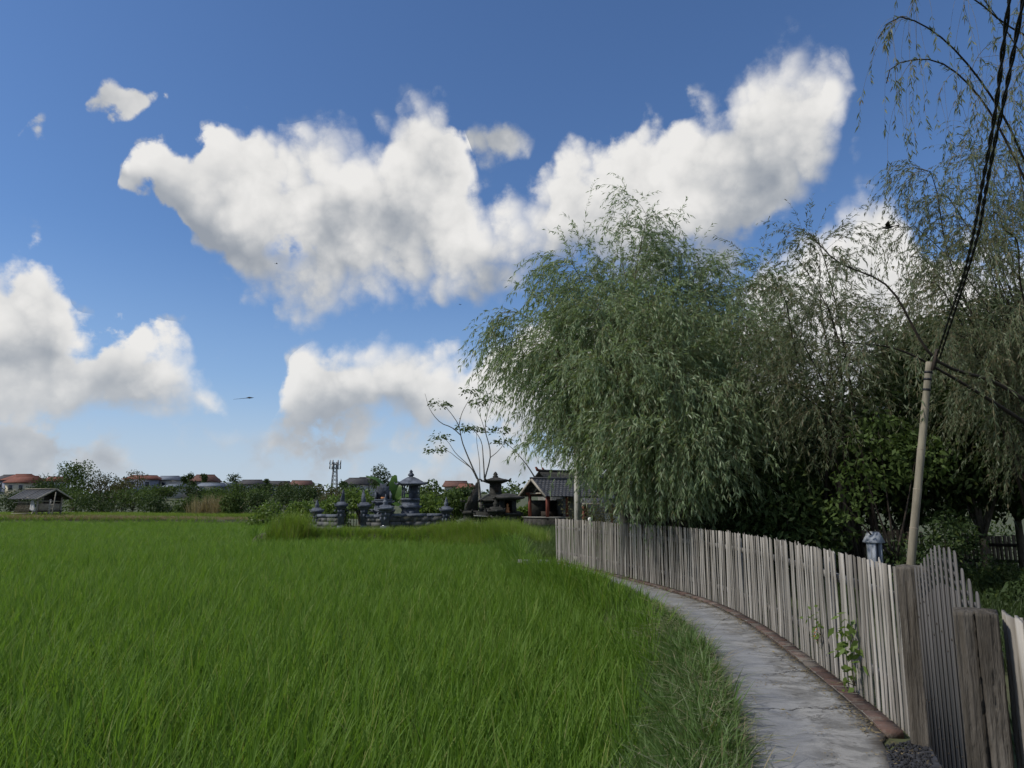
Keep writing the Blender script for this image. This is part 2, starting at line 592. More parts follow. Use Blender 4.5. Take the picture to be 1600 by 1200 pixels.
M_TERRA = mat('orange_clay', (0.55, 0.25, 0.10), (0.40, 0.16, 0.07), 9, 0.8, 0.3)
M_GRAVEL = mat('dark_gravel_stone', (0.045, 0.047, 0.055), (0.025, 0.026, 0.03), 20, 0.8, 0.3, rand=0.4)
M_STRAWM = mat('grey_thatch_board', (0.34, 0.29, 0.22), (0.24, 0.20, 0.15), 5, 0.95, 0.4, rand=0.2)
M_DARKWOOD = mat('dark_brown_timber', (0.05, 0.038, 0.028), (0.03, 0.024, 0.018), 6, 0.9, 0.3, rand=0.2)
M_BROWNPICK = mat('brown_picket', (0.23, 0.185, 0.135), (0.14, 0.11, 0.08), 6, 0.9, 0.3, rand=0.3, stretch=(1, 1, 0.15))
M_METAL = mat('grey_galvanised_steel', (0.32, 0.33, 0.34), (0.24, 0.25, 0.26), 5, 0.55, 0.1, metal=0.4)
M_GLASSD = mat('dark_window_pane', (0.03, 0.035, 0.045), (0.05, 0.055, 0.065), 2, 0.2, 0.0, spec=0.5)
M_CLOTH = mat('pale_cotton_cloth', (0.50, 0.50, 0.49), (0.40, 0.40, 0.39), 5, 0.9, 0.2)
M_DARKBIRD = mat('dark_feather', (0.02, 0.018, 0.016), (0.04, 0.035, 0.03), 12, 0.8, 0.2)

M_RICE = leaf_mat('rice_blade', (0.120, 0.222, 0.032), (0.172, 0.272, 0.044), 0.47, c3=(0.25, 0.29, 0.08), p3=0.05, rough=0.6, spec=0.22, tint=(0.13, 0.23, 0.035))
M_VERGE = leaf_mat('verge_grass_blade', (0.085, 0.155, 0.036), (0.115, 0.185, 0.050), 0.38, c3=(0.24, 0.23, 0.11), p3=0.04)
M_CLIP = leaf_mat('cut_dry_grass', (0.24, 0.235, 0.14), (0.13, 0.16, 0.075), 0.2, c3=(0.32, 0.27, 0.17), p3=0.25)
M_STRAW = leaf_mat('dry_straw', (0.36, 0.29, 0.17), (0.26, 0.21, 0.12), 0.3)
M_TALLG = leaf_mat('tall_grass_blade', (0.16, 0.25, 0.035), (0.22, 0.30, 0.05), 0.45, c3=(0.26, 0.24, 0.10), p3=0.08)
M_DKGRASS = leaf_mat('dark_tall_grass_blade', (0.07, 0.115, 0.026), (0.10, 0.145, 0.036), 0.35)
M_GDGRASS = leaf_mat('shade_tinted_garden_grass', (0.035, 0.062, 0.016), (0.055, 0.085, 0.022), 0.3)  # darker copy of the bank grass: tree shade put into the blade colour
M_WILLOW = leaf_mat('willow_leaf', (0.190, 0.262, 0.130), (0.250, 0.318, 0.180), 0.40, c3=(0.15, 0.155, 0.06), p3=0.08, rough=0.45, spec=0.45, tint=(0.18, 0.235, 0.11))
M_WILLOW2 = leaf_mat('olive_willow_leaf', (0.100, 0.132, 0.066), (0.135, 0.165, 0.090), 0.34, c3=(0.15, 0.13, 0.07), p3=0.12, rough=0.5, tint=(0.11, 0.128, 0.065))
M_LEAFDK = leaf_mat('dark_broad_leaf', (0.032, 0.055, 0.018), (0.05, 0.08, 0.024), 0.25, c3=(0.09, 0.12, 0.03), p3=0.06, rough=0.6, spec=0.2)
M_LEAFMID = leaf_mat('mid_green_leaf', (0.058, 0.092, 0.026), (0.085, 0.125, 0.034), 0.3, rough=0.65, spec=0.15)
M_LEAFLT = leaf_mat('light_green_leaf', (0.105, 0.165, 0.036), (0.14, 0.20, 0.045), 0.38)
M_LEAFBR = leaf_mat('brownish_leaf', (0.075, 0.078, 0.034), (0.10, 0.095, 0.042), 0.25, rough=0.65, spec=0.15)
M_BANANA = leaf_mat('banana_leaf', (0.075, 0.145, 0.03), (0.10, 0.18, 0.04), 0.4, rough=0.4)
M_FALLEN = leaf_mat('yellow_fallen_leaf', (0.42, 0.36, 0.12), (0.30, 0.22, 0.10), 0.2)


# ================================================================== lie of the land
PATH_L = catmull([(-1.2, -4.0), (-0.35, 0.0), (0.62, 2.6), (1.43, 4.7), (1.68, 5.76), (1.98, 7.48), (2.11, 8.45), (2.27, 9.95), (2.33, 11.5), (2.16, 14.0),
                  (1.75, 16.0), (1.1, 18.0), (0.35, 20.0), (-0.6, 22.0)], 120)
FENCE = catmull([(0.92, 21.0), (1.22, 20.06), (2.26, 16.3), (2.93, 13.7), (3.25, 11.7), (3.27, 9.8), (3.13, 8.17), (2.97, 6.96), (2.83, 5.9), (2.72, 5.2)], 400)
FENCE = FENCE[FENCE[:, 1] <= 20.1]
FIELD = np.array([(-1.2, -4.0), (-0.55, 0.0), (0.35, 2.6), (1.2, 4.7), (1.5, 5.76), (1.82, 7.48), (1.98, 8.45), (2.15, 9.95), (2.2, 11.5), (2.02, 14.0),
                  (1.6, 16.0), (1.1, 18.0), (0.7, 20.0), (0.5, 24.0), (0.1, 30.0), (-1.0, 35.0), (-4.0, 37.3), (-13.0, 37.8), (-14.5, 45.0), (-16.0, 60.0),
                  (-22.0, 68.0), (-34.0, 70.0), (-60.0, 71.0), (-110.0, 73.0), (-110.0, -12.0), (-3.0, -12.0)])


def in_poly(x, y, P):
    r = np.zeros(x.shape, bool)
    for i in range(len(P)):
        x0, y0 = P[i]
        x1, y1 = P[(i + 1) % len(P)]
        c = ((y0 > y) != (y1 > y))
        if y1 != y0:
            r ^= c & (x < (x1 - x0) * (y - y0) / (y1 - y0) + x0)
    return r


def dist_poly(x, y, P):
    d = np.full(x.shape, 1e9)
    for i in range(len(P)):
        a = P[i]
        b = P[(i + 1) % len(P)]
        e = b - a
        t = np.clip(((x - a[0]) * e[0] + (y - a[1]) * e[1]) / (e @ e), 0, 1)
        d = np.minimum(d, np.hypot(x - a[0] - t * e[0], y - a[1] - t * e[1]))
    return d


def land(x, y):
    x = np.asarray(x, float)
    y = np.asarray(y, float)
    ins = in_poly(x, y, FIELD)
    d = dist_poly(x, y, FIELD)
    t = np.clip(d / 0.95, 0, 1)
    z = np.where(ins, -0.75 * t * t * (3 - 2 * t), 0.0)
    r = np.clip((y - 78) / 150, 0, 1)
    z = z + np.where(y > 78, 4.2 * r * r * (3 - 2 * r), 0)
    ry = np.clip((y - 22) / 8, 0, 1)
    return z + np.where((y < 60) & ~ins, 0.03 * np.sin(x * 3.1) * np.cos(y * 2.7) * ry, 0)


def axis(lo, hi, fine_lo, fine_hi, step, grow=1.16):
    a = list(np.arange(fine_lo, fine_hi, step))
    s = step
    v = a[-1]
    while v < hi:
        s *= grow
        v += s
        a.append(v)
    s = step
    v = a[0]
    while v > lo:
        s *= grow
        v -= s
        a.insert(0, v)
    return np.array(a)


def build_ground():
    gx = axis(-3500, 3500, -16, 8, 0.2)
    gy = axis(-60, 5000, -3, 42, 0.22)
    X, Y = np.meshgrid(gx, gy)
    Z = land(X, Y) - 0.004
    n, m = X.shape
    V = np.stack([X, Y, Z], -1).reshape(-1, 3)
    i = np.arange(n * m).reshape(n, m)
    Q = np.stack([i[:-1, :-1], i[:-1, 1:], i[1:, 1:], i[1:, :-1]], -1).reshape(-1, 4)
    m_, T, b = principled('earth_and_grass')
    ge = T.new('ShaderNodeNewGeometry').outputs['Position']
    n1 = T.noise(ge, 0.7, 6, 0.6)
    n2 = T.noise(ge, 9.0, 5, 0.6)
    col = T.mix(T.smooth(n1, 0.4, 0.6), (0.050, 0.070, 0.022), (0.075, 0.082, 0.035))
    col = T.mix(T.smooth(n2, 0.5, 0.65, 0, 0.6), col, (0.055, 0.042, 0.027))
    T.l.new(col, b.inputs['Base Color'])
    b.inputs['Roughness'].default_value = 0.95
    bp = T.new('ShaderNodeBump')
    bp.inputs['Strength'].default_value = 0.6
    T.l.new(n2, bp.inputs['Height'])
    T.l.new(bp.outputs[0], b.inputs['Normal'])
    o = obj('ground', mesh_np('ground', V, Q, None, m_, True))
    tag(o, kind='structure')
    # standing water between the rice plants
    m_, T, b = principled('muddy_paddy_water')
    tc = T.new('ShaderNodeTexCoord').outputs['Object']
    T.l.new(T.mix(T.noise(tc, 1.3, 4), (0.022, 0.024, 0.014), (0.05, 0.043, 0.028)), b.inputs['Base Color'])
    b.inputs['Roughness'].default_value = 0.08
    bp = T.new('ShaderNodeBump')
    bp.inputs['Strength'].default_value = 0.06
    T.l.new(T.noise(tc, 14, 3), bp.inputs['Height'])
    T.l.new(bp.outputs[0], b.inputs['Normal'])
    P = FIELD
    me = bpy.data.meshes.new('paddy_water')
    me.from_pydata([(p[0], p[1], -0.715) for p in P], [], [list(range(len(P)))[::-1]])
    me.materials.append(m_)
    me.update()
    if me.polygons[0].normal.z < 0:
        me.flip_normals()
    tag(obj('paddy_water', me), kind='structure')


build_ground()


def nearest_x(C, y):
    """x of a curve (points sorted by y) at y"""
    k = np.argsort(C[:, 1])
    return np.interp(y, C[k, 1], C[k, 0])


def build_path():
    m_, T, b = principled('worn_concrete')
    tc = T.new('ShaderNodeTexCoord').outputs['Object']
    mp = T.new('ShaderNodeMapping')
    T.l.new(tc, mp.inputs[0])
    mp.inputs['Rotation'].default_value = (0, 0, R(12))
    mp.inputs['Scale'].default_value = (1.0, 1.7, 1)
    warp = T.vm('ADD', mp.outputs[0], T.vm('SCALE', T.noise(tc, 1.8, 3, out='Color'), scale=0.7))
    n1 = T.noise(warp, 3.4, 9, 0.66)
    n2 = T.noise(tc, 1.1, 4, 0.5)
    n3 = T.noise(tc, 60, 3, 0.6)
    n4 = T.noise(T.vm('ADD', warp, (9, 4, 1)), 7.5, 9, 0.72)
    at_ = T.new('ShaderNodeAttribute', attribute_name='across')
    side = T.smooth(T.m('ADD', at_.outputs['Fac'], T.m('MULTIPLY', T.m('SUBTRACT', n2, 0.5), 0.9)), 0.40, 0.72)
    smooth_c = T.mix(T.smooth(n1, 0.36, 0.66), (0.190, 0.195, 0.205), (0.255, 0.258, 0.262))
    rough_c = T.mix(T.smooth(n1, 0.40, 0.60), (0.150, 0.147, 0.14), (0.285, 0.28, 0.268))
    col = T.mix(side, smooth_c, rough_c)
    col = T.mix(T.m('MULTIPLY', T.smooth(n4, 0.52, 0.64), T.smooth(side, 0, 1, 0.35, 0.85)), col, (0.075, 0.072, 0.066))
    col = T.mix(T.smooth(n3, 0.55, 0.75, 0, 0.4), col, (0.38, 0.37, 0.35))
    n5 = T.noise(tc, 120, 2, 0.6)
    col = T.mix(T.smooth(n5, 0.60, 0.72, 0, 0.5), col, (0.09, 0.09, 0.088))
    dirt = T.smooth(T.m('ADD', at_.outputs['Fac'], T.m('MULTIPLY', T.m('SUBTRACT', n4, 0.5), 0.35)), 0.88, 1.0, 0, 0.75)
    col = T.mix(dirt, col, (0.11, 0.095, 0.075))
    moss = T.smooth(T.m('ADD', at_.outputs['Fac'], T.m('MULTIPLY', T.m('SUBTRACT', n4, 0.5), 0.5)), 0.0, 0.14, 0.7, 0)
    col = T.mix(moss, col, (0.075, 0.078, 0.05))
    vo = T.new('ShaderNodeTexVoronoi', feature='DISTANCE_TO_EDGE')
    T.l.new(T.vm('ADD', tc, T.vm('SCALE', T.noise(tc, 2.5, 6, 0.65, out='Color'), scale=0.55)), vo.inputs['Vector'])
    vo.inputs['Scale'].default_value = 0.62
    crack = T.m('MULTIPLY', T.smooth(vo.outputs['Distance'], 0.003, 0.009, 1, 0), T.smooth(T.noise(tc, 0.9, 2), 0.46, 0.56))
    col = T.mix(T.m('MULTIPLY', crack, 0.85), col, (0.03, 0.03, 0.03))
    T.l.new(col, b.inputs['Base Color'])
    T.l.new(T.smooth(n1, 0.3, 0.7, 0.62, 0.9), b.inputs['Roughness'])
    bp = T.new('ShaderNodeBump')
    bp.inputs['Strength'].default_value = 0.35
    bp.inputs['Distance'].default_value = 0.02
    T.l.new(T.m('SUBTRACT', T.m('ADD', T.m('MULTIPLY', n4, 0.7), T.m('MULTIPLY', n3, 0.25)), T.m('MULTIPLY', crack, 1.5)), bp.inputs['Height'])
    T.l.new(bp.outputs[0], b.inputs['Normal'])
    ys = np.linspace(-4, 20.5, 250)
    rows = []
    r2 = np.random.default_rng(3)
    fr = FENCE[np.argsort(FENCE[:, 1])]
    for y in ys:
        xl = nearest_x(PATH_L, y) + 0.03 * math.sin(y * 1.9) + 0.012 * math.sin(y * 5.0) + r2.normal(0, 0.006)
        if y < 5.2:
            xr = np.interp(y, [-4, 0, 3.0, 4.4, 5.2], [0.3, 1.0, 1.75, 2.24, 2.50])
        else:
            xr = np.interp(y, fr[:, 1], fr[:, 0]) - 0.165
        xr = max(xr, xl + 0.3)
        k = np.linspace(0, 1, 9)
        xs = xl + (xr - xl) * k
        zs = 0.028 + 0.008 * np.sin(xs * 2.1 + y * 1.3)
        rows.append(np.stack([np.r_[xl - 0.01, xs, xr + 0.005], np.full(11, y), np.r_[-0.05, zs, -0.03]], -1))
    A = np.array(rows)
    n, m = A.shape[:2]
    i = np.arange(n * m).reshape(n, m)
    Q = np.stack([i[:-1, :-1], i[:-1, 1:], i[1:, 1:], i[1:, :-1]], -1).reshape(-1, 4)
    me = mesh_np('path', A.reshape(-1, 3), Q, None, m_, True)
    at_ = me.attributes.new('across', 'FLOAT', 'POINT')
    at_.data.foreach_set('value', np.tile(np.r_[0, np.linspace(0, 1, 9), 1], n).astype(np.float32))
    tag(obj('path', me), kind='structure')


build_path()


def build_bricks():
    root = tag(empty('brick_edging', kind='structure'), 'row of old red bricks laid along the foot of the picket fence')
    C = FENCE[::-1]                                    # near to far
    seg = np.linalg.norm(np.diff(C, axis=0), axis=1)
    S = np.r_[0, np.cumsum(seg)]
    mb = MB()
    mb.box((0, 0, 0), (0.128, 0.222, 0.07))
    mb2 = MB()
    mb2.box((0, 0, 0), (0.130, 0.215, 0.072), taper=0.95)
    mes = [mb.mesh('brick', M_BRICK), mb2.mesh('brick', M_BRICK)]
    for me in mes:
        for v in me.vertices:
            v.co.x += random.uniform(-.003, .003)
            v.co.z += random.uniform(-.002, .002)
    s = 0.16
    L = []
    while s < S[-1] - 0.2:
        x = np.interp(s, S, C[:, 0])
        y = np.interp(s, S, C[:, 1])
        x2 = np.interp(s + 0.05, S, C[:, 0])
        y2 = np.interp(s + 0.05, S, C[:, 1])
        a = math.atan2(y2 - y, x2 - x)
        nx, ny = -math.sin(a), math.cos(a)
        o = obj('brick', random.choice(mes), root, (x + nx * 0.098, y + ny * 0.098, 0.016 + random.uniform(-.004, .006)),
                (random.uniform(-.03, .03), random.uniform(-.04, .04), a - math.pi / 2 + random.uniform(-.03, .03)))
        L.append((x + nx * 0.098, y + ny * 0.098, nx, ny))
        s += 0.252
    mm = MB()
    for (x0, y0, nx0, ny0), (x1, y1, nx1, ny1) in zip(L[:-1], L[1:]):
        mm.quad((x0 - nx0 * .07, y0 - ny0 * .07, 0.0445), (x0 + nx0 * .07, y0 + ny0 * .07, 0.0445), (x1 + nx1 * .07, y1 + ny1 * .07, 0.0445), (x1 - nx1 * .07, y1 - ny1 * .07, 0.0445))
    mm.build('mortar_bed', M_MORTAR, root)


build_bricks()


# ================================================================== picket fence
def picket_mesh(h, w, t, seed):
    r = np.random.default_rng(seed)
    K = 6
    V = []
    bx, by = r.normal(0, 0.004, K).cumsum() * 0.6, r.normal(0, 0.003, K).cumsum() * 0.6
    prof = [(-1, -0.3), (-0.6, -0.9), (0, -1.05), (0.6, -0.9), (1, -0.3), (1, 1), (-1, 1)]
    tilt = r.normal(0, 0.012)
    for k in range(K):
        z = h * k / (K - 1)
        ww = w * (1 + r.normal(0, 0.05))
        for a, b in prof:
            V.append((a * ww / 2 + bx[k], b * t / 2 + by[k], z + (tilt * a if k == K - 1 else 0)))
    m = len(prof)
    Q = []
    for k in range(K - 1):
        for j in range(m):
            Q.append((k * m + j, k * m + (j + 1) % m, (k + 1) * m + (j + 1) % m, (k + 1) * m + j))
    Tr = [((K - 1) * m, (K - 1) * m + j, (K - 1) * m + j + 1) for j in range(1, m - 1)]
    return mesh_np('picket', V, Q, Tr, M_PICKET)


def build_fence():
    root = empty('picket_fence', 'long curved fence of weathered grey pickets beside the concrete path', 'fence')
    C = FENCE
    S = np.r_[0, np.cumsum(np.linalg.norm(np.diff(C, axis=0), axis=1))]
    mes = [picket_mesh(1.135, w, 0.012, i) for i, w in enumerate((0.041, 0.045, 0.038, 0.047, 0.037, 0.043, 0.049, 0.040))]
    s = 0.0
    lean = 0.0
    while s < S[-1] - 0.03:
        x, y = np.interp(s, S, C[:, 0]), np.interp(s, S, C[:, 1])
        x2, y2 = np.interp(s + .04, S, C[:, 0]), np.interp(s + .04, S, C[:, 1])
        a = math.atan2(y2 - y, x2 - x)
        lean = 0.8 * lean + random.gauss(0, 0.004)
        hgt = 1.0 + random.gauss(0, 0.0022) + 0.003 * math.sin(s * 1.1)
        if random.random() < 0.03:
            hgt -= 0.02
        out = random.gauss(0, 0.004)
        obj('picket', random.choice(mes), root, (x + math.sin(a) * out, y - math.cos(a) * out, 0.02 + random.uniform(-.004, .004)),
            (random.gauss(0, 0.008), lean + random.gauss(0, .006), a + random.gauss(0, 0.04)), (1, 1, hgt))
        s += 0.073 + random.gauss(0, 0.0035) + (0.02 if random.random() < 0.03 else 0)
    # rails and posts stand behind the pickets
    for z in (0.28, 0.92):
        n = 14
        P = catmull(C[::10], n)
        for k in range(n - 1):
            p, q = P[k], P[k + 1]
            d = (q - p) / np.linalg.norm(q - p)
            nr = np.array([-d[1], d[0]]) * 0.042
            MB().beam((p[0] + nr[0], p[1] + nr[1], z), (q[0] + nr[0], q[1] + nr[1], z), 0.035, 0.07).build('rail', M_RAIL, root)
    P = catmull(C[::10], 9)
    for k in range(9):
        d = P[min(k + 1, 8)] - P[max(k - 1, 0)]
        d /= np.linalg.norm(d)
        MB().box((P[k][0] - d[1] * .105, P[k][1] + d[0] * .105, 0.53), (0.08, 0.08, 1.08), math.atan2(d[1], d[0])).build('post', M_RAIL, root)


build_fence()


# ================================================================== sleeper posts and gate
def sleeper(name, c, w, d, h, rz, seed, crack, label):
    """a hewn timber: fine grid on every side, pushed in along the checks"""
    r = np.random.default_rng(seed)
    nz, nu = 90, 26
    per = []
    for (ax, ay), (bx, by) in (((-1, -1), (1, -1)), ((1, -1), (1, 1)), ((1, 1), (-1, 1)), ((-1, 1), (-1, -1))):
        for k in range(nu):
            t = k / nu
            per.append((ax + (bx - ax) * t, ay + (by - ay) * t))
    per = np.array(per)
    m = len(per)
    zs = np.linspace(-0.1, h, nz)
    V = np.zeros((nz, m, 3))
    nrm = per / np.linalg.norm(per, axis=1)[:, None]
    corner = np.minimum(np.abs(per[:, 0]), np.abs(per[:, 1]))
    base = per * np.array([w / 2, d / 2]) * (1 - 0.035 * np.clip((corner - 0.9) / 0.1, 0, 1))[:, None]
    lines = [(u0, dep, wd, r.normal(0, 0.012, nz).cumsum() * 0.35, lo, hi) for (u0, dep, wd, lo, hi) in crack]
    grain = r.normal(0, 1, (m,))
    wob = np.array([np.convolve(r.normal(0, 1, nz + 20), np.ones(21) / 21, 'valid') for _ in range(m)]).T
    for i, z in enumerate(zs):
        push = 0.0018 * grain + 0.004 * wob[i] + r.normal(0, 0.0008, m)
        for u0, dep, wd, wig, lo, hi in lines:
            u = np.arange(m) / m
            zz = z / h
            k = np.clip((zz - lo) / 0.06, 0, 1) * np.clip((hi - zz) / 0.06, 0, 1)
            dd = np.abs((u - u0 - wig[i] * 0.25 + 0.5) % 1 - 0.5)
            push = push - dep * k * np.exp(-(dd / wd) ** 2)
        V[i, :, :2] = base + nrm * push[:, None]
        V[i, :, 2] = z
    top = V[-1].copy()
    V[-1, :, :2] *= 0.985
    inner = top.copy()
    inner[:, :2] *= 0.5
    inner[:, 2] += 0.006 + r.normal(0, 0.002, m)
    cen = top.mean(0) + np.array([0, 0, 0.004])
    VV = np.vstack([V.reshape(-1, 3), inner, cen])
    i = np.arange(nz * m).reshape(nz, m)
    j = np.roll(i, -1, axis=1)
    Q = np.stack([i[:-1], j[:-1], j[1:], i[1:]], -1).reshape(-1, 4)
    b0 = nz * m
    a = np.arange(m)
    Q2 = np.stack([i[-1], j[-1], b0 + (a + 1) % m, b0 + a], -1)
    Tr = np.stack([b0 + a, b0 + (a + 1) % m, np.full(m, b0 + m)], -1)
    o = obj(name, mesh_np(name, VV, np.vstack([Q, Q2]), Tr, M_SLEEPER, False), None, c, (0, 0, rz))
    return tag(o, label, 'post', 'sleeper posts of the gate')


GP1, GP2 = np.array([2.745, 5.06]), np.array([1.885, 3.03])
GEND = np.array([1.985, 3.10])                           # the gate shuts behind the near post
GA = math.atan2(GEND[1] - GP1[1], GEND[0] - GP1[0])       # along the gate, away from the far post
sleeper('gate_post', (GP1[0], GP1[1], 0), 0.19, 0.19, 1.165, R(-27), 5,
        [(0.08, 0.02, 0.004, 0.55, 0.99), (0.19, 0.016, 0.004, 0.5, 0.97), (0.16, 0.014, 0.003, -0.1, 0.3), (0.9, 0.02, 0.004, 0.2, 0.9), (0.3, 0.02, 0.004, 0.1, 0.8)],
        'hewn grey timber post between the picket fence and the arched gate')
sleeper('gate_post', (GP2[0], GP2[1], 0), 0.15, 0.17, 1.165, R(-32), 9,
        [(0.125, 0.05, 0.0055, -0.2, 1.2), (0.13, 0.03, 0.012, 0.53, 0.60), (0.20, 0.012, 0.003, 0.1, 0.9), (0.04, 0.012, 0.003, 0.3, 0.8), (0.87, 0.02, 0.004, 0.1, 0.9)],
        'brown timber post with a deep crack at the near end of the gate')


def build_gate():
    ux = np.array([math.cos(GA), math.sin(GA)])
    L = np.linalg.norm(GEND - GP1) - 0.2
    o = GP1 + ux * 0.105
    root = empty('garden_gate', 'arched gate of dark grey boards between two timber posts', 'gate', (o[0], o[1], 0), GA)
    n = 14
    pitch = L / n
    tops = [1.177, 1.197, 1.231, 1.265, 1.298, 1.332, 1.359, 1.364, 1.366, 1.368, 1.364, 1.289, 1.256, 1.22]
    rr = np.random.default_rng(12)
    for k in range(n):
        x = (k + 0.5) * pitch
        h = tops[k] + rr.normal(0, 0.005)
        w = pitch * 0.46 * (1 + rr.normal(0, 0.06))
        mb = MB()
        z0 = 0.05
        # board with a rounded head, front edge eased
        poly = [(-w / 2, z0), (w / 2, z0), (w / 2, h - 0.05), (w * 0.36, h - 0.012), (w * 0.12, h), (-w * 0.12, h), (-w * 0.36, h - 0.012), (-w / 2, h - 0.05)]
        mb.prism(poly, (x, -0.006, 0), (1, 0, 0), (0, 0, 1), (0, 0.005, 0))
        mb.build('board', M_GATE, root)
        for zb in (0.3, 0.93):
            MB().lathe([(0, 0.007), (0.004, 0.005)], (0, 0, 0), 8).build('bolt', M_DARKWOOD, root, (x + rr.normal(0, 0.008), -0.0064, zb + rr.normal(0, 0.06)), (math.pi / 2, 0, 0))
        if k < n - 1:
            # recessed filler strip, open at the head with short rungs
            hx = min(tops[k], tops[k + 1]) - 0.20
            xf = (k + 1) * pitch
            wf = pitch * 0.5
            mb = MB()
            mb.box((xf, 0.007, (0.06 + hx) / 2), (pitch * 0.66, 0.012, hx - 0.06))
            mb.build('filler_strip', M_GATE, root)
            for q in range(3):
                MB().box((xf, 0.006, hx + 0.035 + q * 0.045), (pitch * 0.64, 0.010, 0.022)).build('rung', M_GATE, root)
    for z in (0.3, 0.93):
        MB().box((L / 2, 0.04, z), (L - 0.02, 0.035, 0.09)).build('rail', M_GATE, root)


build_gate()


def build_near_fence():
    root = empty('picket_fence', 'short run of silvery pickets right of the cracked brown post', 'fence')
    mes = [picket_mesh(1.135, 0.055, 0.016, 70 + i) for i in range(3)]
    n = 12
    P = np.array([at(1569 + 10.5 * k, 960, 3.0 - 0.055 * k)[:2] for k in range(n)])
    for k in range(n):
        d = P[min(k + 1, n - 1)] - P[max(k - 1, 0)]
        obj('picket', mes[k % 3], root, (P[k][0], P[k][1], 0.02), (random.gauss(0, .008), random.gauss(0, .012), math.atan2(d[1], d[0])))
    for z in (0.28, 0.92):
        MB().beam((P[0][0] + 0.045, P[0][1], z), (P[-1][0] + 0.045, P[-1][1], z), 0.035, 0.07).build('rail', M_RAIL, root)


build_near_fence()


def build_gravel():
    r = np.random.default_rng(31)
    mb = MB()
    pts = []
    while len(pts) < 1500:
        t, s = r.uniform(-0.05, 1.0), r.uniform(0, 1)
        p = GP1 + (GP2 - GP1) * t
        wl = 0.34 * (1 - 0.2 * t)
        pts.append((p[0] - 0.02 - s * wl * 0.95, p[1] - 0.02 - s * wl * 0.4 + 0.1 * t))
    for x, y in pts:
        e = r.uniform(0.006, 0.014)
        mb.box((x, y, 0.034 + r.uniform(0, 0.008)), (e * r.uniform(.8, 1.7), e * 1.2, e), r.uniform(0, 3), taper=r.uniform(.5, .9))
    tag(mb.build('gravel', M_GRAVEL), 'dark gravel spread at the foot of the gate', kind='stuff')
    mb = MB()
    mb.quad((GP1[0] + 0.05, GP1[1] - 0.05, 0.036), (GP1[0] - 0.36, GP1[1] - 0.16, 0.034), (GP2[0] - 0.30, GP2[1], 0.036), (GP2[0] + 0.1, GP2[1] - 0.1, 0.036))
    mb.build('gravel_bed', M_GRAVEL).__setitem__('kind', 'structure')


build_gravel()


# ================================================================== growth helpers
def unit(a):
    return a / np.maximum(np.linalg.norm(a, axis=-1, keepdims=True), 1e-9)


def grow(P0, D0, L, K, grav, jit, r, up=None):
    """many shoots at once: N start points, directions, lengths -> N x K x 3"""
    N = len(P0)
    P = np.zeros((N, K, 3))
    D = unit(D0.copy())
    P[:, 0] = P0
    st = (np.asarray(L) / (K - 1))[:, None] if np.ndim(L) else L / (K - 1)
    for k in range(1, K):
        g = grav if np.ndim(grav) == 0 else grav[:, None]
        D = unit(D + np.array([0, 0, -1.0]) * g + r.normal(0, jit, (N, 3)))
        P[:, k] = P[:, k - 1] + D * st
    return P


def sample(P, t):
    """points and directions on shoots: P (N,K,3), t (N,m) in 0..1"""
    N, K, _ = P.shape
    x = np.clip(t * (K - 1), 0, K - 1.001)
    i = x.astype(int)
    f = (x - i)[..., None]
    n = np.arange(N)[:, None]
    a, b = P[n, i], P[n, i + 1]
    return a + (b - a) * f, unit(b - a)


def strips(P, r0, r1, sides=3):
    """thin tapering tubes along N shoots"""
    N, K, _ = P.shape
    D = unit(np.gradient(P, axis=1))
    A = unit(np.cross(D, np.array([0.3, 0.2, 0.93])))
    B = np.cross(D, A)
    rad = (r0 + (r1 - r0) * np.linspace(0, 1, K))[None, :, None] if np.ndim(r0) == 0 else (r0[:, None] * (1 - np.linspace(0, 1, K)) + r1 * np.linspace(0, 1, K))[..., None]
    V = np.stack([P + (A * math.cos(2 * math.pi * s / sides) + B * math.sin(2 * math.pi * s / sides)) * rad for s in range(sides)], 2)
    i = np.arange(N * K * sides).reshape(N, K, sides)
    j = np.roll(i, -1, axis=2)
    Q = np.stack([i[:, :-1], j[:, :-1], j[:, 1:], i[:, 1:]], -1).reshape(-1, 4)
    return V.reshape(-1, 3), Q


def leaves(P, A, L, W, r, fold=0.0):
    """pointed leaves: base P, axis A (N,3), length L, width W (N,)"""
    N = len(P)
    S = unit(np.cross(A, unit(r.normal(0, 1, (N, 3)))))
    L = np.broadcast_to(L, (N,))[:, None]
    W = np.broadcast_to(W, (N,))[:, None]
    droop = np.array([0, 0, -1.0]) * L * 0.10
    V = np.stack([P, P + A * L * 0.42 + S * W * 0.5, P + A * L + droop, P + A * L * 0.42 - S * W * 0.5], 1)
    return V.reshape(-1, 3), np.arange(4 * N).reshape(N, 4)


def join(parts):
    V, Q, n = [], [], 0
    for v, q in parts:
        V.append(v)
        Q.append(q + n)
        n += len(v)
    return np.vstack(V), np.vstack(Q)


def limb(parent, name, pts, r0, r1, m, n=12, sides=7):
    P = catmull(pts, n)
    rad = r0 + (r1 - r0) * np.linspace(0, 1, n) ** 0.8
    mb = MB()
    mb.tube([tuple(p) for p in P], list(rad), sides)
    return mb.build(name, m, parent, smooth=True), P


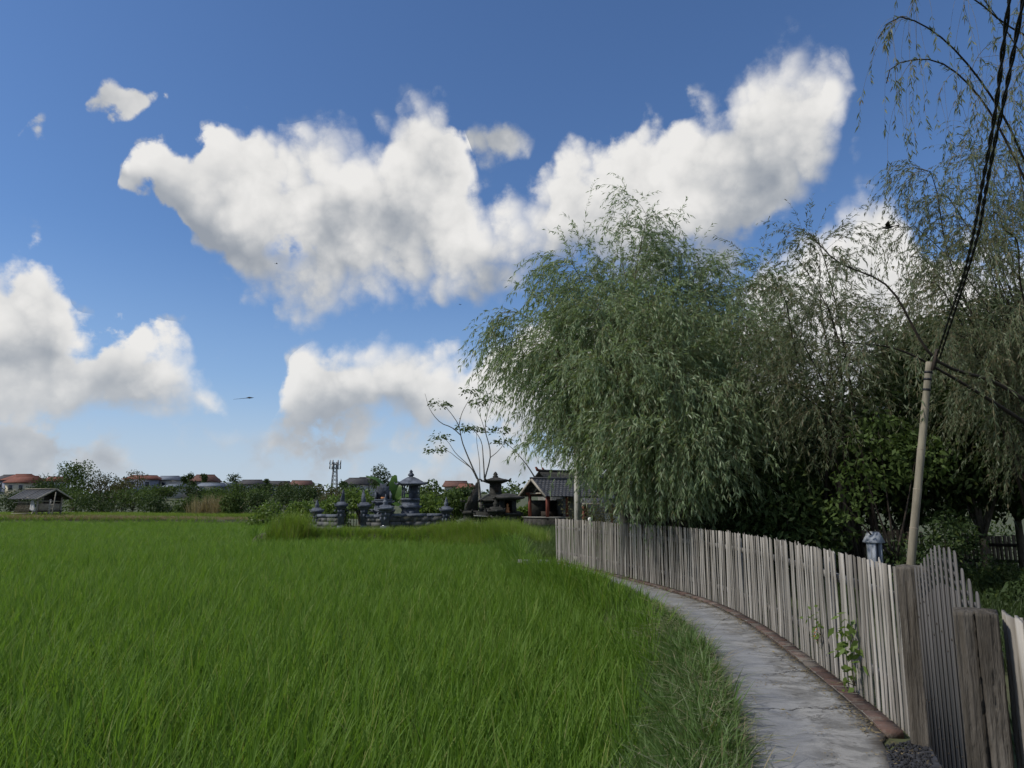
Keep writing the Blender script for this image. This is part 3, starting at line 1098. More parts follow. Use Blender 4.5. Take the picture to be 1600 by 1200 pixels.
# ------------------------------------------------------------------ weeping willows
def willow(name, label, base, stems, seed, m_leaf, nshoot=16, ntwig=9, nleaf=26, shoot_len=1.7, twig_len=1.0, leaf_len=0.095, leaf_w=0.011,
           grav=0.10, start=0.22, bare=0.0, r_stem=0.05, group=None, floor=None):
    """stems: 3D curves; on them side shoots, on those hanging leafy twigs"""
    r = np.random.default_rng(seed)
    root = empty(name, label, 'tree', tuple(base), group=group)
    b = np.array(base)
    tw, lf = [], []
    for si, st in enumerate(stems):
        pts = [np.array(p) - b for p in st]
        rs = r_stem * r.uniform(0.7, 1.15)
        _, C = limb(root, 'branch', pts, rs, 0.006, M_BARK if m_leaf is M_WILLOW else M_DARKWOOD, 22, 6)
        C = C[None]
        ln = np.linalg.norm(np.diff(C[0], axis=0), axis=1).sum()
        ns = max(4, int(nshoot * ln / 6))
        t = np.sort(start + (0.99 - start) * r.uniform(0, 1, (1, ns)) ** 0.8)
        p, d = sample(C, t)
        p, d, t = p[0], d[0], t[0]
        side = unit(np.cross(d, r.normal(0, 1, (ns, 3))))
        D = unit(d * 0.75 + side * 0.75 + np.array([0, 0, 0.12]))
        L = shoot_len * r.uniform(0.5, 1.2, ns) * (1.12 - 0.5 * t)
        S = grow(p, D, L, 9, grav, 0.07, r)
        tw.append(strips(S, 0.0045, 0.0018))
        # the tip of the stem itself carries leaves as well
        tipP, tipD = sample(C, r.uniform(0.6, 1.0, (1, 60)))
        nt = np.maximum(1, (ntwig * L / shoot_len)).astype(int)
        idx = np.repeat(np.arange(ns), nt)
        tt = r.uniform(0.12, 1.0, (len(idx), 1))
        q, e = sample(S[idx], tt)
        q, e = q[:, 0], e[:, 0]
        sd = unit(np.cross(e, r.normal(0, 1, e.shape)))
        D2 = unit(e * 0.8 + sd * 0.6 + np.array([0, 0, -0.15]))
        L2 = twig_len * r.uniform(0.35, 1.25, len(idx))
        W = grow(q, D2, L2, 8, grav * 1.7, 0.05, r)
        if floor is not None:                          # cut back below this height
            ok = (W[:, :, 2] > floor(W[:, :, 0] + b[0], W[:, :, 1] + b[1]) + r.normal(0, 0.12, (len(W), 1))).all(1)
            W, idx, L2 = W[ok], idx[ok], L2[ok]
        tw.append(strips(W, 0.0022, 0.0009))
        m = nleaf
        tl = r.uniform(bare, 1.0, (len(idx), m))
        keep = r.uniform(0, 1, (len(idx), m)) < np.clip(L2 / twig_len, 0.3, 1.0)[:, None]
        lp, ld = sample(W, tl)
        lp, ld = lp[keep], ld[keep]
        lp2, ld2 = sample(S, r.uniform(0.35, 1.0, (ns, 14)))
        lp = np.vstack([lp, lp2.reshape(-1, 3), tipP[0]])
        ld = np.vstack([ld, ld2.reshape(-1, 3), tipD[0]])
        sd = unit(np.cross(ld, r.normal(0, 1, ld.shape)))
        ax = unit(ld * 0.80 + sd * r.uniform(0.35, 0.75, (len(ld), 1)) + np.array([0, 0, -0.22]))
        sc = r.uniform(0.65, 1.2, len(lp))
        lf.append(leaves(lp, ax, leaf_len * sc, leaf_w * sc * 1.15, r))
    V, Q = join(tw)
    tag(obj('twigs', mesh_np('twigs', V, Q, None, M_TWIG), root), kind='stuff')
    V, Q = join(lf)
    tag(obj('crown', mesh_np('crown', V, Q, None, m_leaf), root), kind='stuff')
    return root, len(Q)


def fan(base, tips, depth, r, dspread=1.2, lift=0.55, trunk=None, spread=0.5):
    """arching stems from a base to tips given in the view, at about this distance"""
    out = []
    for tp in tips:
        px, py = tp[:2]
        dd = depth + (tp[2] if len(tp) > 2 else r.uniform(-dspread, dspread))
        T_ = at(px, py, dd)
        b = np.array(base) + np.r_[r.normal(0, spread * 0.5, 2), 0]
        v = T_ - b
        m1 = b + v * np.array([0.16, 0.16, 0.36]) + np.r_[r.normal(0, .12, 2), 0]
        m2 = b + v * np.array([0.52, 0.52, 0.76]) + np.r_[r.normal(0, .15, 2), 0]
        m3 = b + v * np.array([0.84, 0.84, 0.985])
        out.append([b, m1, m2, m3, T_])
    return out


def build_willows():
    total = 0
    r = np.random.default_rng(41)
    base = at(1040, 830, 16.0)
    base[2] = 0
    tips = [(1012, 300, -0.5), (835, 372, -0.8), (748, 455, -0.6), (960, 362, 0.4), (905, 395, 0.8), (1095, 395, 1.0), (1150, 405, 0.3), (1210, 400, 1.0),
            (870, 430, -1.5), (790, 520, -1.2), (762, 540, 0.5), (930, 470, -2.2), (1010, 430, -2.4), (1080, 450, -2.4), (1150, 480, -2.0), (1220, 470, -1.0),
            (860, 560, -2.6), (960, 560, -3.2), (1060, 560, -3.2), (1140, 590, -3.0), (1200, 560, -2.0), (850, 600, -1.0), (1000, 660, -3.6),
            (1090, 680, -3.4), (1170, 690, -3.0), (800, 555, 1.2), (880, 480, 1.8), (1000, 400, 1.8), (1100, 480, 1.6), (1190, 520, 1.5), (1240, 600, 0.3), (1060, 350, 0.4)]
    tips = [(x + (34 if x < 900 else 0), y + (34 if y < 480 else 15), k) for x, y, k in tips]
    st = fan(base, tips, 16.0, r, spread=0.75)
    rt, n = willow('willow_tree', 'big weeping silver-green willow behind the middle of the picket fence', base, st, 5, M_WILLOW,
                   nshoot=36, ntwig=14, nleaf=31, shoot_len=1.45, twig_len=1.2, grav=0.115, leaf_len=0.12, leaf_w=0.020, r_stem=0.04, start=0.3,
                   floor=lambda x, y: np.where(y < 13.6, 1.25, np.interp(x, [0.8, 1.8, 2.7], [2.3, 1.6, 0.8])), group='willows behind the fence')
    total += n
    for k, (px, dx) in enumerate(((975, .2), (1000, -.1), (1040, .3), (1062, 0))):
        p = at(px, 800, 16.4 + dx)
        p[2] = 0
        q = (p - base)
        limb(rt, 'trunk', [q + (0, 0, -.1), q + (0.05, 0, 0.9), q + (0.12 * (k - 1.5), 0, 2.0), q + (0.3 * (k - 1.5), 0, 3.2)], 0.15, 0.05, M_PALEBARK, 10, 9)
    # thinner willow further right
    base = at(1330, 830, 14.0)
    base[2] = 0
    tips = [(1265, 370, 0.5), (1240, 400, -1), (1205, 450, -1.5), (1290, 470, -1), (1180, 520, -1), (1250, 530, -2.2), (1330, 540, -2), (1400, 520, 0.5), (1275, 395, 1.5), (1215, 600, -2)]
    st = fan(base, tips, 14.0, r, spread=0.6)
    rt, n = willow('willow_tree', 'thin olive willow between the big willow and the bamboo pole', base, st, 6, M_WILLOW2,
                   nshoot=20, ntwig=10, nleaf=26, shoot_len=1.3, twig_len=0.9, start=0.5, leaf_len=0.10, leaf_w=0.017, r_stem=0.04, group='willows behind the fence')
    total += n
    limb(rt, 'trunk', [(0, 0, -.1), (0.05, 0.1, 0.9), (-0.1, 0.2, 2.0)], 0.11, 0.05, M_BARK, 8, 8)
    # tall willow at the right edge, long bare shoots with leafy ends
    base = np.array([8.1, 10.2, 0.0])
    r = np.random.default_rng(43)
    J = at(1680, 470, 9.4)
    st = []
    for c in ([(1600, 250, 8.6), (1545, 145, 8.2), (1475, 62, 7.8), (1405, 26, 7.4), (1372, 60, 7.3)],
              [(1610, 300, 8.9), (1540, 165, 8.6), (1470, 98, 8.3), (1400, 100, 8.1), (1385, 130, 8.0)],
              [(1640, 120, 8.6), (1560, 30, 8.1), (1500, -15, 7.8), (1440, -40, 7.6)],
              [(1640, 180, 9.4), (1580, 60, 9.2), (1530, -10, 9.0)],
              [(1650, 60, 8.0), (1600, -20, 7.7), (1560, -60, 7.4)]):
        st.append([J] + [at(*q) for q in c])
    rt, n = willow('willow_tree', 'tall willow at the right edge with long bare drooping shoots', base, st, 8, M_WILLOW2,
                   nshoot=17, ntwig=5, nleaf=16, shoot_len=0.8, twig_len=1.25, leaf_len=0.085, leaf_w=0.0135, grav=0.30, start=0.30, bare=0.62, r_stem=0.03,
                   group='willows behind the fence')
    total += n
    q = J - base
    limb(rt, 'trunk', [(0, 0, -.1), (0.1, -0.1, 1.4), (q[0] * .6, q[1] * .6, q[2] * .6), q], 0.2, 0.09, M_BARK, 12, 9)
    # the hanging mass under it
    base = np.array([9.3, 12.3, 0.0])
    tips = [(1430, 262, 0), (1460, 300, 0.5), (1500, 215, 1), (1545, 240, 0.5), (1590, 200, 1), (1420, 400, -.5), (1450, 440, -1), (1500, 350, -.6), (1550, 330, -1), (1600, 350, -1.4),
            (1475, 520, -1), (1530, 480, -1.5), (1590, 470, -2), (1640, 300, 0), (1640, 500, -1.5), (1400, 355, 0.8)]
    st = fan(base, tips, 11.4, r, spread=0.5)
    rt, n = willow('willow_tree', 'brown-tinged willow with fine hanging leaves behind the black cable', base, st, 9, M_WILLOW2,
                   nshoot=21, ntwig=10, nleaf=28, shoot_len=1.1, twig_len=0.85, start=0.45, leaf_len=0.078, leaf_w=0.0145, grav=0.13, r_stem=0.035, group='willows behind the fence')
    total += n
    limb(rt, 'trunk', [(0, 0, -.1), (0.1, 0.05, 1.2), (0.15, 0.1, 2.4)], 0.12, 0.06, M_BARK, 8, 8)
    # long low branch reaching left from the bamboo pole's top
    base = np.array([8.4, 9.4, 0.0])
    st = [[at(1660, 700, 9.3), at(1570, 640, 9.0), at(1480, 585, 8.8), at(1400, 545, 8.7), at(1300, 533, 8.6)],
          [at(1650, 660, 9.3), at(1560, 600, 9.2), at(1460, 560, 9.0), at(1390, 450, 8.9), at(1310, 410, 8.8), at(1265, 365, 8.7)],
          [at(1660, 620, 9.0), at(1600, 470, 8.4), at(1590, 380, 8.0), at(1570, 360, 7.8)]]
    rt, n = willow('willow_tree', 'arching willow reaching left past the top of the bamboo pole', base, st, 10, M_WILLOW2,
                   nshoot=13, ntwig=6, nleaf=20, shoot_len=0.9, twig_len=0.7, leaf_len=0.09, leaf_w=0.015, grav=0.15, r_stem=0.03, group='willows behind the fence')
    q = at(1660, 680, 9.3) - base
    limb(rt, 'trunk', [(0, 0, -.1), (0.05, 0, 0.8), q * 0.7, q], 0.13, 0.05, M_BARK, 10, 8)
    total += n
    print('willow leaves', total)


build_willows()


# ------------------------------------------------------------------ broad-leaved trees and bushes
def broad(name, label, base, clumps, seed, m_leaf, n, size, m_bark=None, trunk_r=0.1, cat='tree', group=None, flat=0.5, hollow=0.45, wide=0.5):
    """clumps: (x,y,z,rx,ry,rz) relative to base; leaves fill the shells of the clumps, limbs run to them"""
    r = np.random.default_rng(seed)
    root = empty(name, label, cat, tuple(base), group=group)
    C = np.array(clumps, float)
    vol = (C[:, 3] * C[:, 4] * C[:, 5]) ** (2 / 3)
    k = r.choice(len(C), n, p=vol / vol.sum())
    u = unit(r.normal(0, 1, (n, 3)))
    rad = hollow + (1 - hollow) * r.uniform(0, 1, n) ** 0.6
    # uneven outline: the radius changes with direction, differently in every clump
    ph = r.uniform(0, 6.28, (len(C), 3))
    lump = 1 + 0.22 * np.sin(u[:, 0] * 5 + ph[k, 0]) * np.cos(u[:, 2] * 4 + ph[k, 1]) + 0.12 * np.sin(u[:, 1] * 9 + ph[k, 2])
    P = C[k, :3] + u * C[k, 3:] * (rad * lump)[:, None]
    P = P[P[:, 2] > 0.02]
    m = len(P)
    A = unit(r.normal(0, 1, (m, 3)) + u[:m] * 0.3 + np.array([0, 0, -0.25]))
    s = size * r.uniform(0.6, 1.3, m)
    V, Q = leaves(P, A, s, s * wide, r)
    tag(obj('crown', mesh_np('crown', V, Q, None, m_leaf), root), kind='stuff')
    if m_bark:
        top = C[:, :3].mean(0) * np.array([1, 1, 0.55])
        fork = np.array([top[0] * 0.5, top[1] * 0.5, max(0.25, top[2] * 0.6)])
        limb(root, 'trunk', [(0, 0, -0.1), fork * np.array([0.3, 0.3, 0.5]), fork], trunk_r, trunk_r * 0.7, m_bark, 8, 7)
        for c in C[:7]:
            limb(root, 'branch', [fork, fork * 0.5 + c[:3] * 0.5 + np.r_[0, 0, 0.08 * c[5]], c[:3] + np.r_[0, 0, c[5] * 0.4]], trunk_r * 0.5, trunk_r * 0.08, m_bark, 8, 5)
    return root


def crown(w, h, z0, r, k=7, squash=0.6):
    """k clumps spread through an envelope of this width and height starting at z0"""
    out = []
    for i in range(k):
        a = r.uniform(0, 6.28)
        q = r.uniform(0.1, 0.62)
        z = z0 + h * r.uniform(0.22, 0.82)
        e = w * r.uniform(0.2, 0.34)
        f = 1 - 0.5 * max(0, (z - z0) / h - 0.5)
        out.append((math.cos(a) * q * w * 0.62 * f, math.sin(a) * q * w * 0.62 * f, z, e, e, min(e * squash * 1.3, h * 0.32)))
    return out


def garden_trees():
    r = np.random.default_rng(77)
    spec = [  # px, distance, top row, width m, z0, leaf mat, n, leaf size, label
        (1235, 19.0, 610, 4.8, 0.4, M_LEAFDK, 9000, 0.13, 'dark leafy tree showing behind the big willow at its right'),
        (1330, 17.0, 590, 4.2, 1.2, M_LEAFDK, 5200, 0.12, 'open dark tree with sky gaps left of the bamboo pole'),
        (1400, 15.0, 600, 3.6, 0.9, M_LEAFDK, 5200, 0.12, 'dark broad-leaved tree just behind the bamboo pole'),
        (1490, 15.5, 480, 4.6, 0.9, M_LEAFDK, 11000, 0.12, 'dense dark tree right of the bamboo pole'),
        (1590, 14.5, 440, 4.6, 1.0, M_LEAFDK, 11000, 0.12, 'dense dark tree at the right edge above the brown fence'),
        (1120, 18.5, 700, 3.6, 0.2, M_LEAFDK, 6000, 0.12, 'low dark tree under the hanging right side of the big willow'),
        (1535, 14.0, 600, 3.0, 1.3, M_LEAFDK, 4600, 0.10, 'dark tree whose crown hangs between pole and brown fence'),
        (1215, 13.8, 700, 2.4, 0.3, M_LEAFDK, 4500, 0.11, 'dark leafy tree hanging over the fence left of the spirit house'),
        (1680, 13.0, 470, 4.0, 1.0, M_LEAFDK, 7000, 0.12, 'dark tree cut off by the right edge of the view'),
    ]
    for i, (px, d, ty, w, z0, m, n, s, lab) in enumerate(spec):
        b = at(px, 800, d)
        b[2] = 0
        h = at(px, ty, d)[2] - z0
        broad('garden_tree', lab, b, crown(w, h, z0, r, 9), 100 + i, m, int(n * 1.8), s * 1.3, M_BARK, 0.09, group='dark trees in the garden behind the fence', wide=0.42)
    # slim stemmed small tree with light behind it
    b = at(1418, 860, 11.5)
    b[2] = 0
    broad('small_tree', 'slim forked little tree left of the bamboo pole above the pickets', b,
          [(-.5, .2, 2.0, .5, .5, .4), (.3, 0, 2.3, .6, .5, .4), (-.1, .4, 2.7, .6, .6, .4), (-.9, .1, 1.5, .35, .3, .25)], 131, M_LEAFMID, 1500, 0.10, M_DARKWOOD, 0.05)
    # undergrowth beyond the fence
    for i, (px, d, w, h, m, lab) in enumerate([
            (1010, 17.6, 2.2, 1.3, M_LEAFDK, 'low dark shrub behind the fence under the big willow'),
            (1110, 15.0, 2.0, 1.35, M_WILLOW2, 'brownish shrub hanging over the middle of the fence'),
            (1180, 15.5, 2.4, 1.5, M_LEAFDK, 'dark shrub behind the fence where the willow twigs hang lowest'),
            (1270, 18.5, 2.6, 1.0, M_LEAFLT, 'light green shrub far back in the garden'),
            (1350, 21.0, 3.4, 1.2, M_LEAFLT, 'pale green bush behind the small spirit house'),
            (1470, 11.5, 1.5, 1.5, M_LEAFDK, 'dark shrub with glossy leaves behind the head of the gate'),
            (1545, 12.6, 1.6, 0.55, M_LEAFDK, 'dark shrub before the brown fence behind the gate'),
            (1515, 19.5, 2.4, 1.6, M_LEAFMID, 'mid green bush left of the brown fence at the right edge'),
            (945, 23.0, 2.6, 1.6, M_LEAFBR, 'brown-green bush between concrete pole and willow trunks'),
            (1600, 10.2, 1.2, 0.6, M_LEAFDK, 'low dark bush at the right edge above the near pickets')]):
        b = at(px, 800, d)
        b[2] = 0
        broad('shrub', lab, b, crown(w, h, 0.0, r, 6, 0.8), 150 + i, m, 2600, 0.085, M_DARKWOOD, 0.03, 'shrub', 'undergrowth behind the fence', wide=0.42)


garden_trees()


# ------------------------------------------------------------------ grasses by the thousand
def blade(mb, base, az, L, w, lean, curl, K=5, twist=0.0):
    d = Vector((math.cos(az) * math.sin(lean), math.sin(az) * math.sin(lean), math.cos(lean)))
    h = Vector((math.cos(az), math.sin(az), 0))
    s = Vector((-math.sin(az + twist), math.cos(az + twist), 0))
    p = Vector(base)
    n0 = len(mb.v)
    for k in range(K):
        t = k / (K - 1)
        ww = w * (0.75 + 0.5 * t if t < 0.4 else 0.95 * (1 - ((t - 0.4) / 0.6) ** 1.6)) * 0.5
        if k == K - 1:
            mb.v.append(tuple(p))
        else:
            mb.v += [tuple(p - s * ww), tuple(p + s * ww)]
        ang = curl * (t ** 1.4) / (K - 1) * 1.9
        d = (d + h * ang + Vector((0, 0, -ang * 0.8))).normalized()
        p = p + d * (L / (K - 1))
    for k in range(K - 2):
        a = n0 + 2 * k
        mb.q.append((a, a + 1, a + 3, a + 2))
    a = n0 + 2 * (K - 2)
    mb.t.append((a, a + 1, a + 2))


def tuft(name, seed, n, L, w, spread, lean, curl, m, K=5):
    r = random.Random(seed)
    mb = MB()
    for _ in range(n):
        a = r.uniform(0, 6.28)
        q = spread * math.sqrt(r.random())
        blade(mb, (math.cos(a) * q, math.sin(a) * q, 0), a + r.gauss(0, 0.7), L * r.uniform(0.6, 1.15), w * r.uniform(0.7, 1.2), abs(r.gauss(lean, lean * 0.6)),
              curl * r.uniform(0.2, 1.5), K, r.gauss(0, 0.6))
    o = bpy.data.objects.new(name, mb.mesh(name, m))
    return o


def scatter(name, label, pts, protos, rot, scl, idx, m):
    """many small plants as ONE object: instances on points"""
    c = bpy.data.collections.new(name + '_plants')
    for p in protos:
        c.objects.link(p)
    me = bpy.data.meshes.new(name)
    me.vertices.add(len(pts))
    me.vertices.foreach_set('co', np.asarray(pts, np.float32).ravel())
    for nm, typ, key, arr in (('rot', 'FLOAT_VECTOR', 'vector', rot), ('scl', 'FLOAT_VECTOR', 'vector', scl), ('pick', 'INT', 'value', idx)):
        a = me.attributes.new(nm, typ, 'POINT')
        a.data.foreach_set(key, np.ascontiguousarray(arr, dtype=np.int32 if typ == 'INT' else np.float32).ravel())
    me.materials.append(m)
    o = obj(name, me)
    ng = bpy.data.node_groups.new(name + '_nodes', 'GeometryNodeTree')
    ng.interface.new_socket('Geometry', in_out='INPUT', socket_type='NodeSocketGeometry')
    ng.interface.new_socket('Geometry', in_out='OUTPUT', socket_type='NodeSocketGeometry')
    N = ng.nodes
    gi, go = N.new('NodeGroupInput'), N.new('NodeGroupOutput')
    ci = N.new('GeometryNodeCollectionInfo')
    ci.inputs['Collection'].default_value = c
    ci.inputs['Separate Children'].default_value = True
    ci.inputs['Reset Children'].default_value = True
    ip = N.new('GeometryNodeInstanceOnPoints')
    ip.inputs['Pick Instance'].default_value = True

    def at_(nm, typ):
        q = N.new('GeometryNodeInputNamedAttribute')
        q.data_type = typ
        q.inputs['Name'].default_value = nm
        return q.outputs['Attribute']
    Lk = ng.links.new
    Lk(gi.outputs[0], ip.inputs['Points'])
    Lk(ci.outputs[0], ip.inputs['Instance'])
    Lk(at_('pick', 'INT'), ip.inputs['Instance Index'])
    Lk(at_('rot', 'FLOAT_VECTOR'), ip.inputs['Rotation'])
    Lk(at_('scl', 'FLOAT_VECTOR'), ip.inputs['Scale'])
    Lk(ip.outputs[0], go.inputs[0])
    o.modifiers.new('plants', 'NODES').node_group = ng
    return tag(o, label, kind='stuff')


def rnd_rot(r, n, tilt):
    return np.stack([r.normal(0, tilt, n), r.normal(0, tilt, n), r.uniform(0, 6.28, n)], -1)


def build_rice():
    r = np.random.default_rng(21)
    protos = [tuft('rice_a%d' % i, 300 + i, 19, 0.66, 0.0165, 0.06, 0.30, 0.62, M_RICE, 7) for i in range(7)]
    pts, scl = [], []
    for y0, y1, sp, sc in ((1.2, 16, 0.195, 1.0), (16, 32, 0.235, 1.12), (32, 74, 0.36, 1.5)):
        ys = np.arange(y0, y1, sp)
        for y in ys:
            w = 0.80 * y + 2.2
            xs = np.arange(-w, 3.0, sp)
            n = len(xs)
            p = np.stack([xs + r.normal(0, sp * 0.22, n), y + r.normal(0, sp * 0.22, n)], -1)
            pts.append(p)
            scl.append(np.full(n, sc))
    p = np.vstack(pts)
    s = np.concatenate(scl)
    ins = in_poly(p[:, 0], p[:, 1], FIELD)
    d = dist_poly(p[:, 0], p[:, 1], FIELD)
    near = p[:, 1] < 22
    keep = ins & np.where(near, d > np.interp(p[:, 1], [5, 7.5, 10], [0.72, 0.45, 0.16]), d > 0.12)
    # thin places where the water shows
    thin = (np.sin(p[:, 0] * 1.7 + 1.3 * np.sin(p[:, 1] * 0.9)) * np.cos(p[:, 1] * 1.9 + p[:, 0]) > np.where(p[:, 1] < 9, 0.74, 0.86)) & (r.uniform(0, 1, len(p)) < 0.6)
    keep &= ~thin
    p, s = p[keep], s[keep]
    # plants along the top of the bank hide the far end of the path
    yy = r.uniform(14.6, 21.5, 420)
    pe = np.stack([nearest_x(PATH_L, yy) - r.uniform(0.06, 0.75, 420), yy], -1)
    m0 = len(p)
    p, s = np.vstack([p, pe]), np.r_[s, np.full(420, 0.7)]
    n = len(p)
    z = np.full(n, -0.74)
    z = np.maximum(z, land(p[:, 0], p[:, 1]) - 0.06)
    # slow swell in the height of the crop
    hv = 1 + 0.10 * np.sin(p[:, 0] * 0.55 + 0.7 * np.sin(p[:, 1] * 0.4)) * np.cos(p[:, 1] * 0.38) + r.normal(0, 0.10, n)
    hv[m0:] *= np.interp(yy, [14.6, 17, 20], [0.4, 0.55, 0.75])
    hv[:m0] *= np.where((d[keep] < 0.8) & (p[:m0, 1] < 22), 0.72 + 0.28 * np.clip(d[keep] / 0.8, 0, 1), 1.0)
    S = np.stack([s, s, np.where(s > 1.3, 0.98, 1.0) * hv], -1)
    scatter('rice_crop', 'green young rice standing in the flooded paddy', np.c_[p, z], protos, rnd_rot(r, n, 0.07), S, r.integers(0, len(protos), n), M_RICE)
    print('rice tufts', n)


def build_verge():
    r = np.random.default_rng(22)
    protos = [tuft('verge_a%d' % i, 330 + i, 20, 0.15, 0.0085, 0.06, 0.75, 0.8, M_VERGE, 4) for i in range(5)]
    protos += [tuft('verge_b%d' % i, 340 + i, 14, 0.27, 0.010, 0.05, 0.6, 0.8, M_VERGE, 5) for i in range(3)]
    # grass on the bank between the path and the paddy
    y = r.uniform(0.5, 34, 26000)
    y = y[r.uniform(0, 1, len(y)) < np.clip(9 / (y + 2), 0.25, 1)]
    xl = np.where(y < 21, nearest_x(PATH_L, y), np.interp(y, [20, 24, 30, 35], [0.7, 0.5, 0.1, -1]) + 0.2)
    edge = 0.05 * np.sin(y * 3.3) + 0.03 * np.sin(y * 9)
    x = xl - 0.04 + edge - r.uniform(0, 1, len(y)) ** 1.1 * np.where(y < 21, 1.0, 0.9)
    z = land(x, y)
    n = len(x)
    s = r.uniform(0.6, 1.25, n) * np.interp(y, [8, 11, 18, 22], [1.0, 0.55, 0.5, 1.2])
    idx = np.where(r.uniform(0, 1, n) < 0.8, r.integers(0, 5, n), r.integers(5, 8, n))
    onpath = x > xl - 0.05
    s = np.where(onpath, s * 0.6, s)
    scatter('verge_grass', 'short trampled grass on the bank between path and paddy', np.c_[x, y, z], protos, rnd_rot(r, n, 0.28), np.stack([s, s, s], -1), idx, M_VERGE)
    # cut stalks strewn over it
    pr = []
    for i in range(5):
        q = random.Random(500 + i)
        mb = MB()
        for _ in range(7):
            a = q.uniform(0, 6.28)
            blade(mb, (q.gauss(0, .07), q.gauss(0, .07), 0.02 + q.random() * .05), a, q.uniform(.1, .32), 0.0055, 1.45, q.uniform(-.2, .25), 4, q.gauss(0, .5))
        pr.append(bpy.data.objects.new('cut_%d' % i, mb.mesh('cut_%d' % i, M_CLIP)))
    n = 720
    y = r.uniform(1.5, 11, n)
    x = nearest_x(PATH_L, y) + 0.10 - np.abs(r.normal(0, 0.42, n))
    z = np.where(x > nearest_x(PATH_L, y) - 0.02, 0.03, land(x, y) + r.uniform(0.03, 0.11, n))
    scatter('cut_grass', 'pale cut grass stalks strewn along the edge of the path', np.c_[x, y, z], pr, rnd_rot(r, n, 0.2), np.ones((n, 3)) * r.uniform(.6, 1.3, (n, 1)), r.integers(0, 5, n), M_CLIP)


def build_other_grass():
    r = np.random.default_rng(23)
    # bright tall grass before the temple walls
    pr = [tuft('tall_%d' % i, 360 + i, 26, 0.85, 0.012, 0.09, 0.20, 0.30, M_TALLG, 6) for i in range(5)]
    n = 2600
    x = r.uniform(-12.5, 1.2, n)
    y = np.interp(x, [-13, -4, -1, 0.5, 1.2], [37.6, 37.2, 34.8, 30, 27]) + r.uniform(-1.3, 1.1, n)
    z = land(x, y)
    s = r.uniform(0.5, 0.95, n) * np.interp(x, [-12, -5, -2.5, 0, 1], [0.55, 0.6, 1.15, 1.2, 0.9])
    scatter('tall_grass', 'bright yellow-green tall grass before the temple walls', np.c_[x, y, z], pr, rnd_rot(r, n, 0.12), np.stack([s * 1.2, s * 1.2, s], -1), r.integers(0, 5, n), M_TALLG)
    # darker clump at the left corner of the temple
    pr = [tuft('clump_%d' % i, 370 + i, 30, 1.25, 0.016, 0.10, 0.18, 0.36, M_TALLG, 7) for i in range(4)]
    n = 70
    x = r.normal(-11.3, 0.55, n)
    y = r.normal(37.4, 0.4, n)
    s = r.uniform(0.8, 1.15, n)
    o = scatter('grass_clump', 'tall tussock of arching grass at the left corner of the temple', np.c_[x, y, land(x, y)], pr, rnd_rot(r, n, 0.1), np.stack([s, s, s], -1), r.integers(0, 4, n), M_TALLG)
    # dull grass between the path end and the dark temple
    pr = [tuft('bank_%d' % i, 380 + i, 24, 0.6, 0.011, 0.10, 0.35, 0.5, M_DKGRASS, 5) for i in range(4)]
    n = 3800
    y = r.uniform(20.8, 40, n)
    x = np.interp(y, [20, 24, 30, 35, 40], [0.8, 0.4, 0.0, -1, -3]) + r.uniform(0, 1, n) * np.interp(y, [20, 26, 40], [1.0, 3.0, 9.0])
    s = r.uniform(0.4, 0.8, n) * np.interp(y, [20, 26, 32], [0.6, 0.8, 1.2])
    scatter('bank_grass', 'dull green grass on the bank beyond the end of the fence', np.c_[x, y, land(x, y)], pr, rnd_rot(r, n, 0.15), np.stack([s, s, s], -1), r.integers(0, 4, n), M_DKGRASS)
    # garden grass behind the gate
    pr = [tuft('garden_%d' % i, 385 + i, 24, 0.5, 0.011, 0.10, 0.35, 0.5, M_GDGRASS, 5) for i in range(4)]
    n = 1500
    y = r.uniform(3.5, 16, n)
    fx = np.where(y > 5.2, np.interp(y, FENCE[::-1][:, 1], FENCE[::-1][:, 0]), np.interp(y, [3, 5.2], [2.1, 2.8]))
    x = fx + np.where(y > 5.2, 1.4, 0.5) + r.uniform(0, 1, n) * 7
    s = r.uniform(0.5, 1.1, n)
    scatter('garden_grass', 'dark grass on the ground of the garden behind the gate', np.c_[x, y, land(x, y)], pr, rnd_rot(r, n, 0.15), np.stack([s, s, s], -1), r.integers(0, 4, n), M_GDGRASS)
    # dry stubble and the next rice plot by the hut
    pr = [tuft('straw_%d' % i, 390 + i, 22, 0.5, 0.02, 0.16, 0.5, 0.5, M_STRAW, 4) for i in range(4)]
    n = 2600
    x = r.uniform(-64, -21, n)
    y = np.interp(x, [-64, -34, -22], [71.6, 70.4, 68.6]) + r.uniform(-0.4, 1.8, n)
    s = r.uniform(0.7, 1.5, n) * np.interp(x, [-64, -40, -28, -21], [0.8, 0.7, 0.45, 0.35])
    scatter('dry_stubble', 'strip of dry straw along the far edge of the paddy', np.c_[x, y, land(x, y)], pr, rnd_rot(r, n, 0.2), np.stack([s, s, s], -1), r.integers(0, 4, n), M_STRAW)
    pr = [tuft('far_rice_%d' % i, 400 + i, 30, 0.6, 0.022, 0.2, 0.25, 0.3, M_TALLG, 4) for i in range(4)]
    n = 9000
    x = r.uniform(-75, -14, n)
    y = r.uniform(71.6, 84, n)
    k = y < np.interp(x, [-75, -45, -30, -14], [84, 84, 80, 74])
    x, y = x[k], y[k]
    s = r.uniform(0.7, 1.0, len(x))
    scatter('far_rice', 'small bright plot of rice beyond the straw strip', np.c_[x, y, land(x, y)], pr, rnd_rot(r, len(x), 0.1), np.stack([s, s, s], -1), r.integers(0, 4, len(x)), M_TALLG)


build_rice()
build_verge()
build_other_grass()


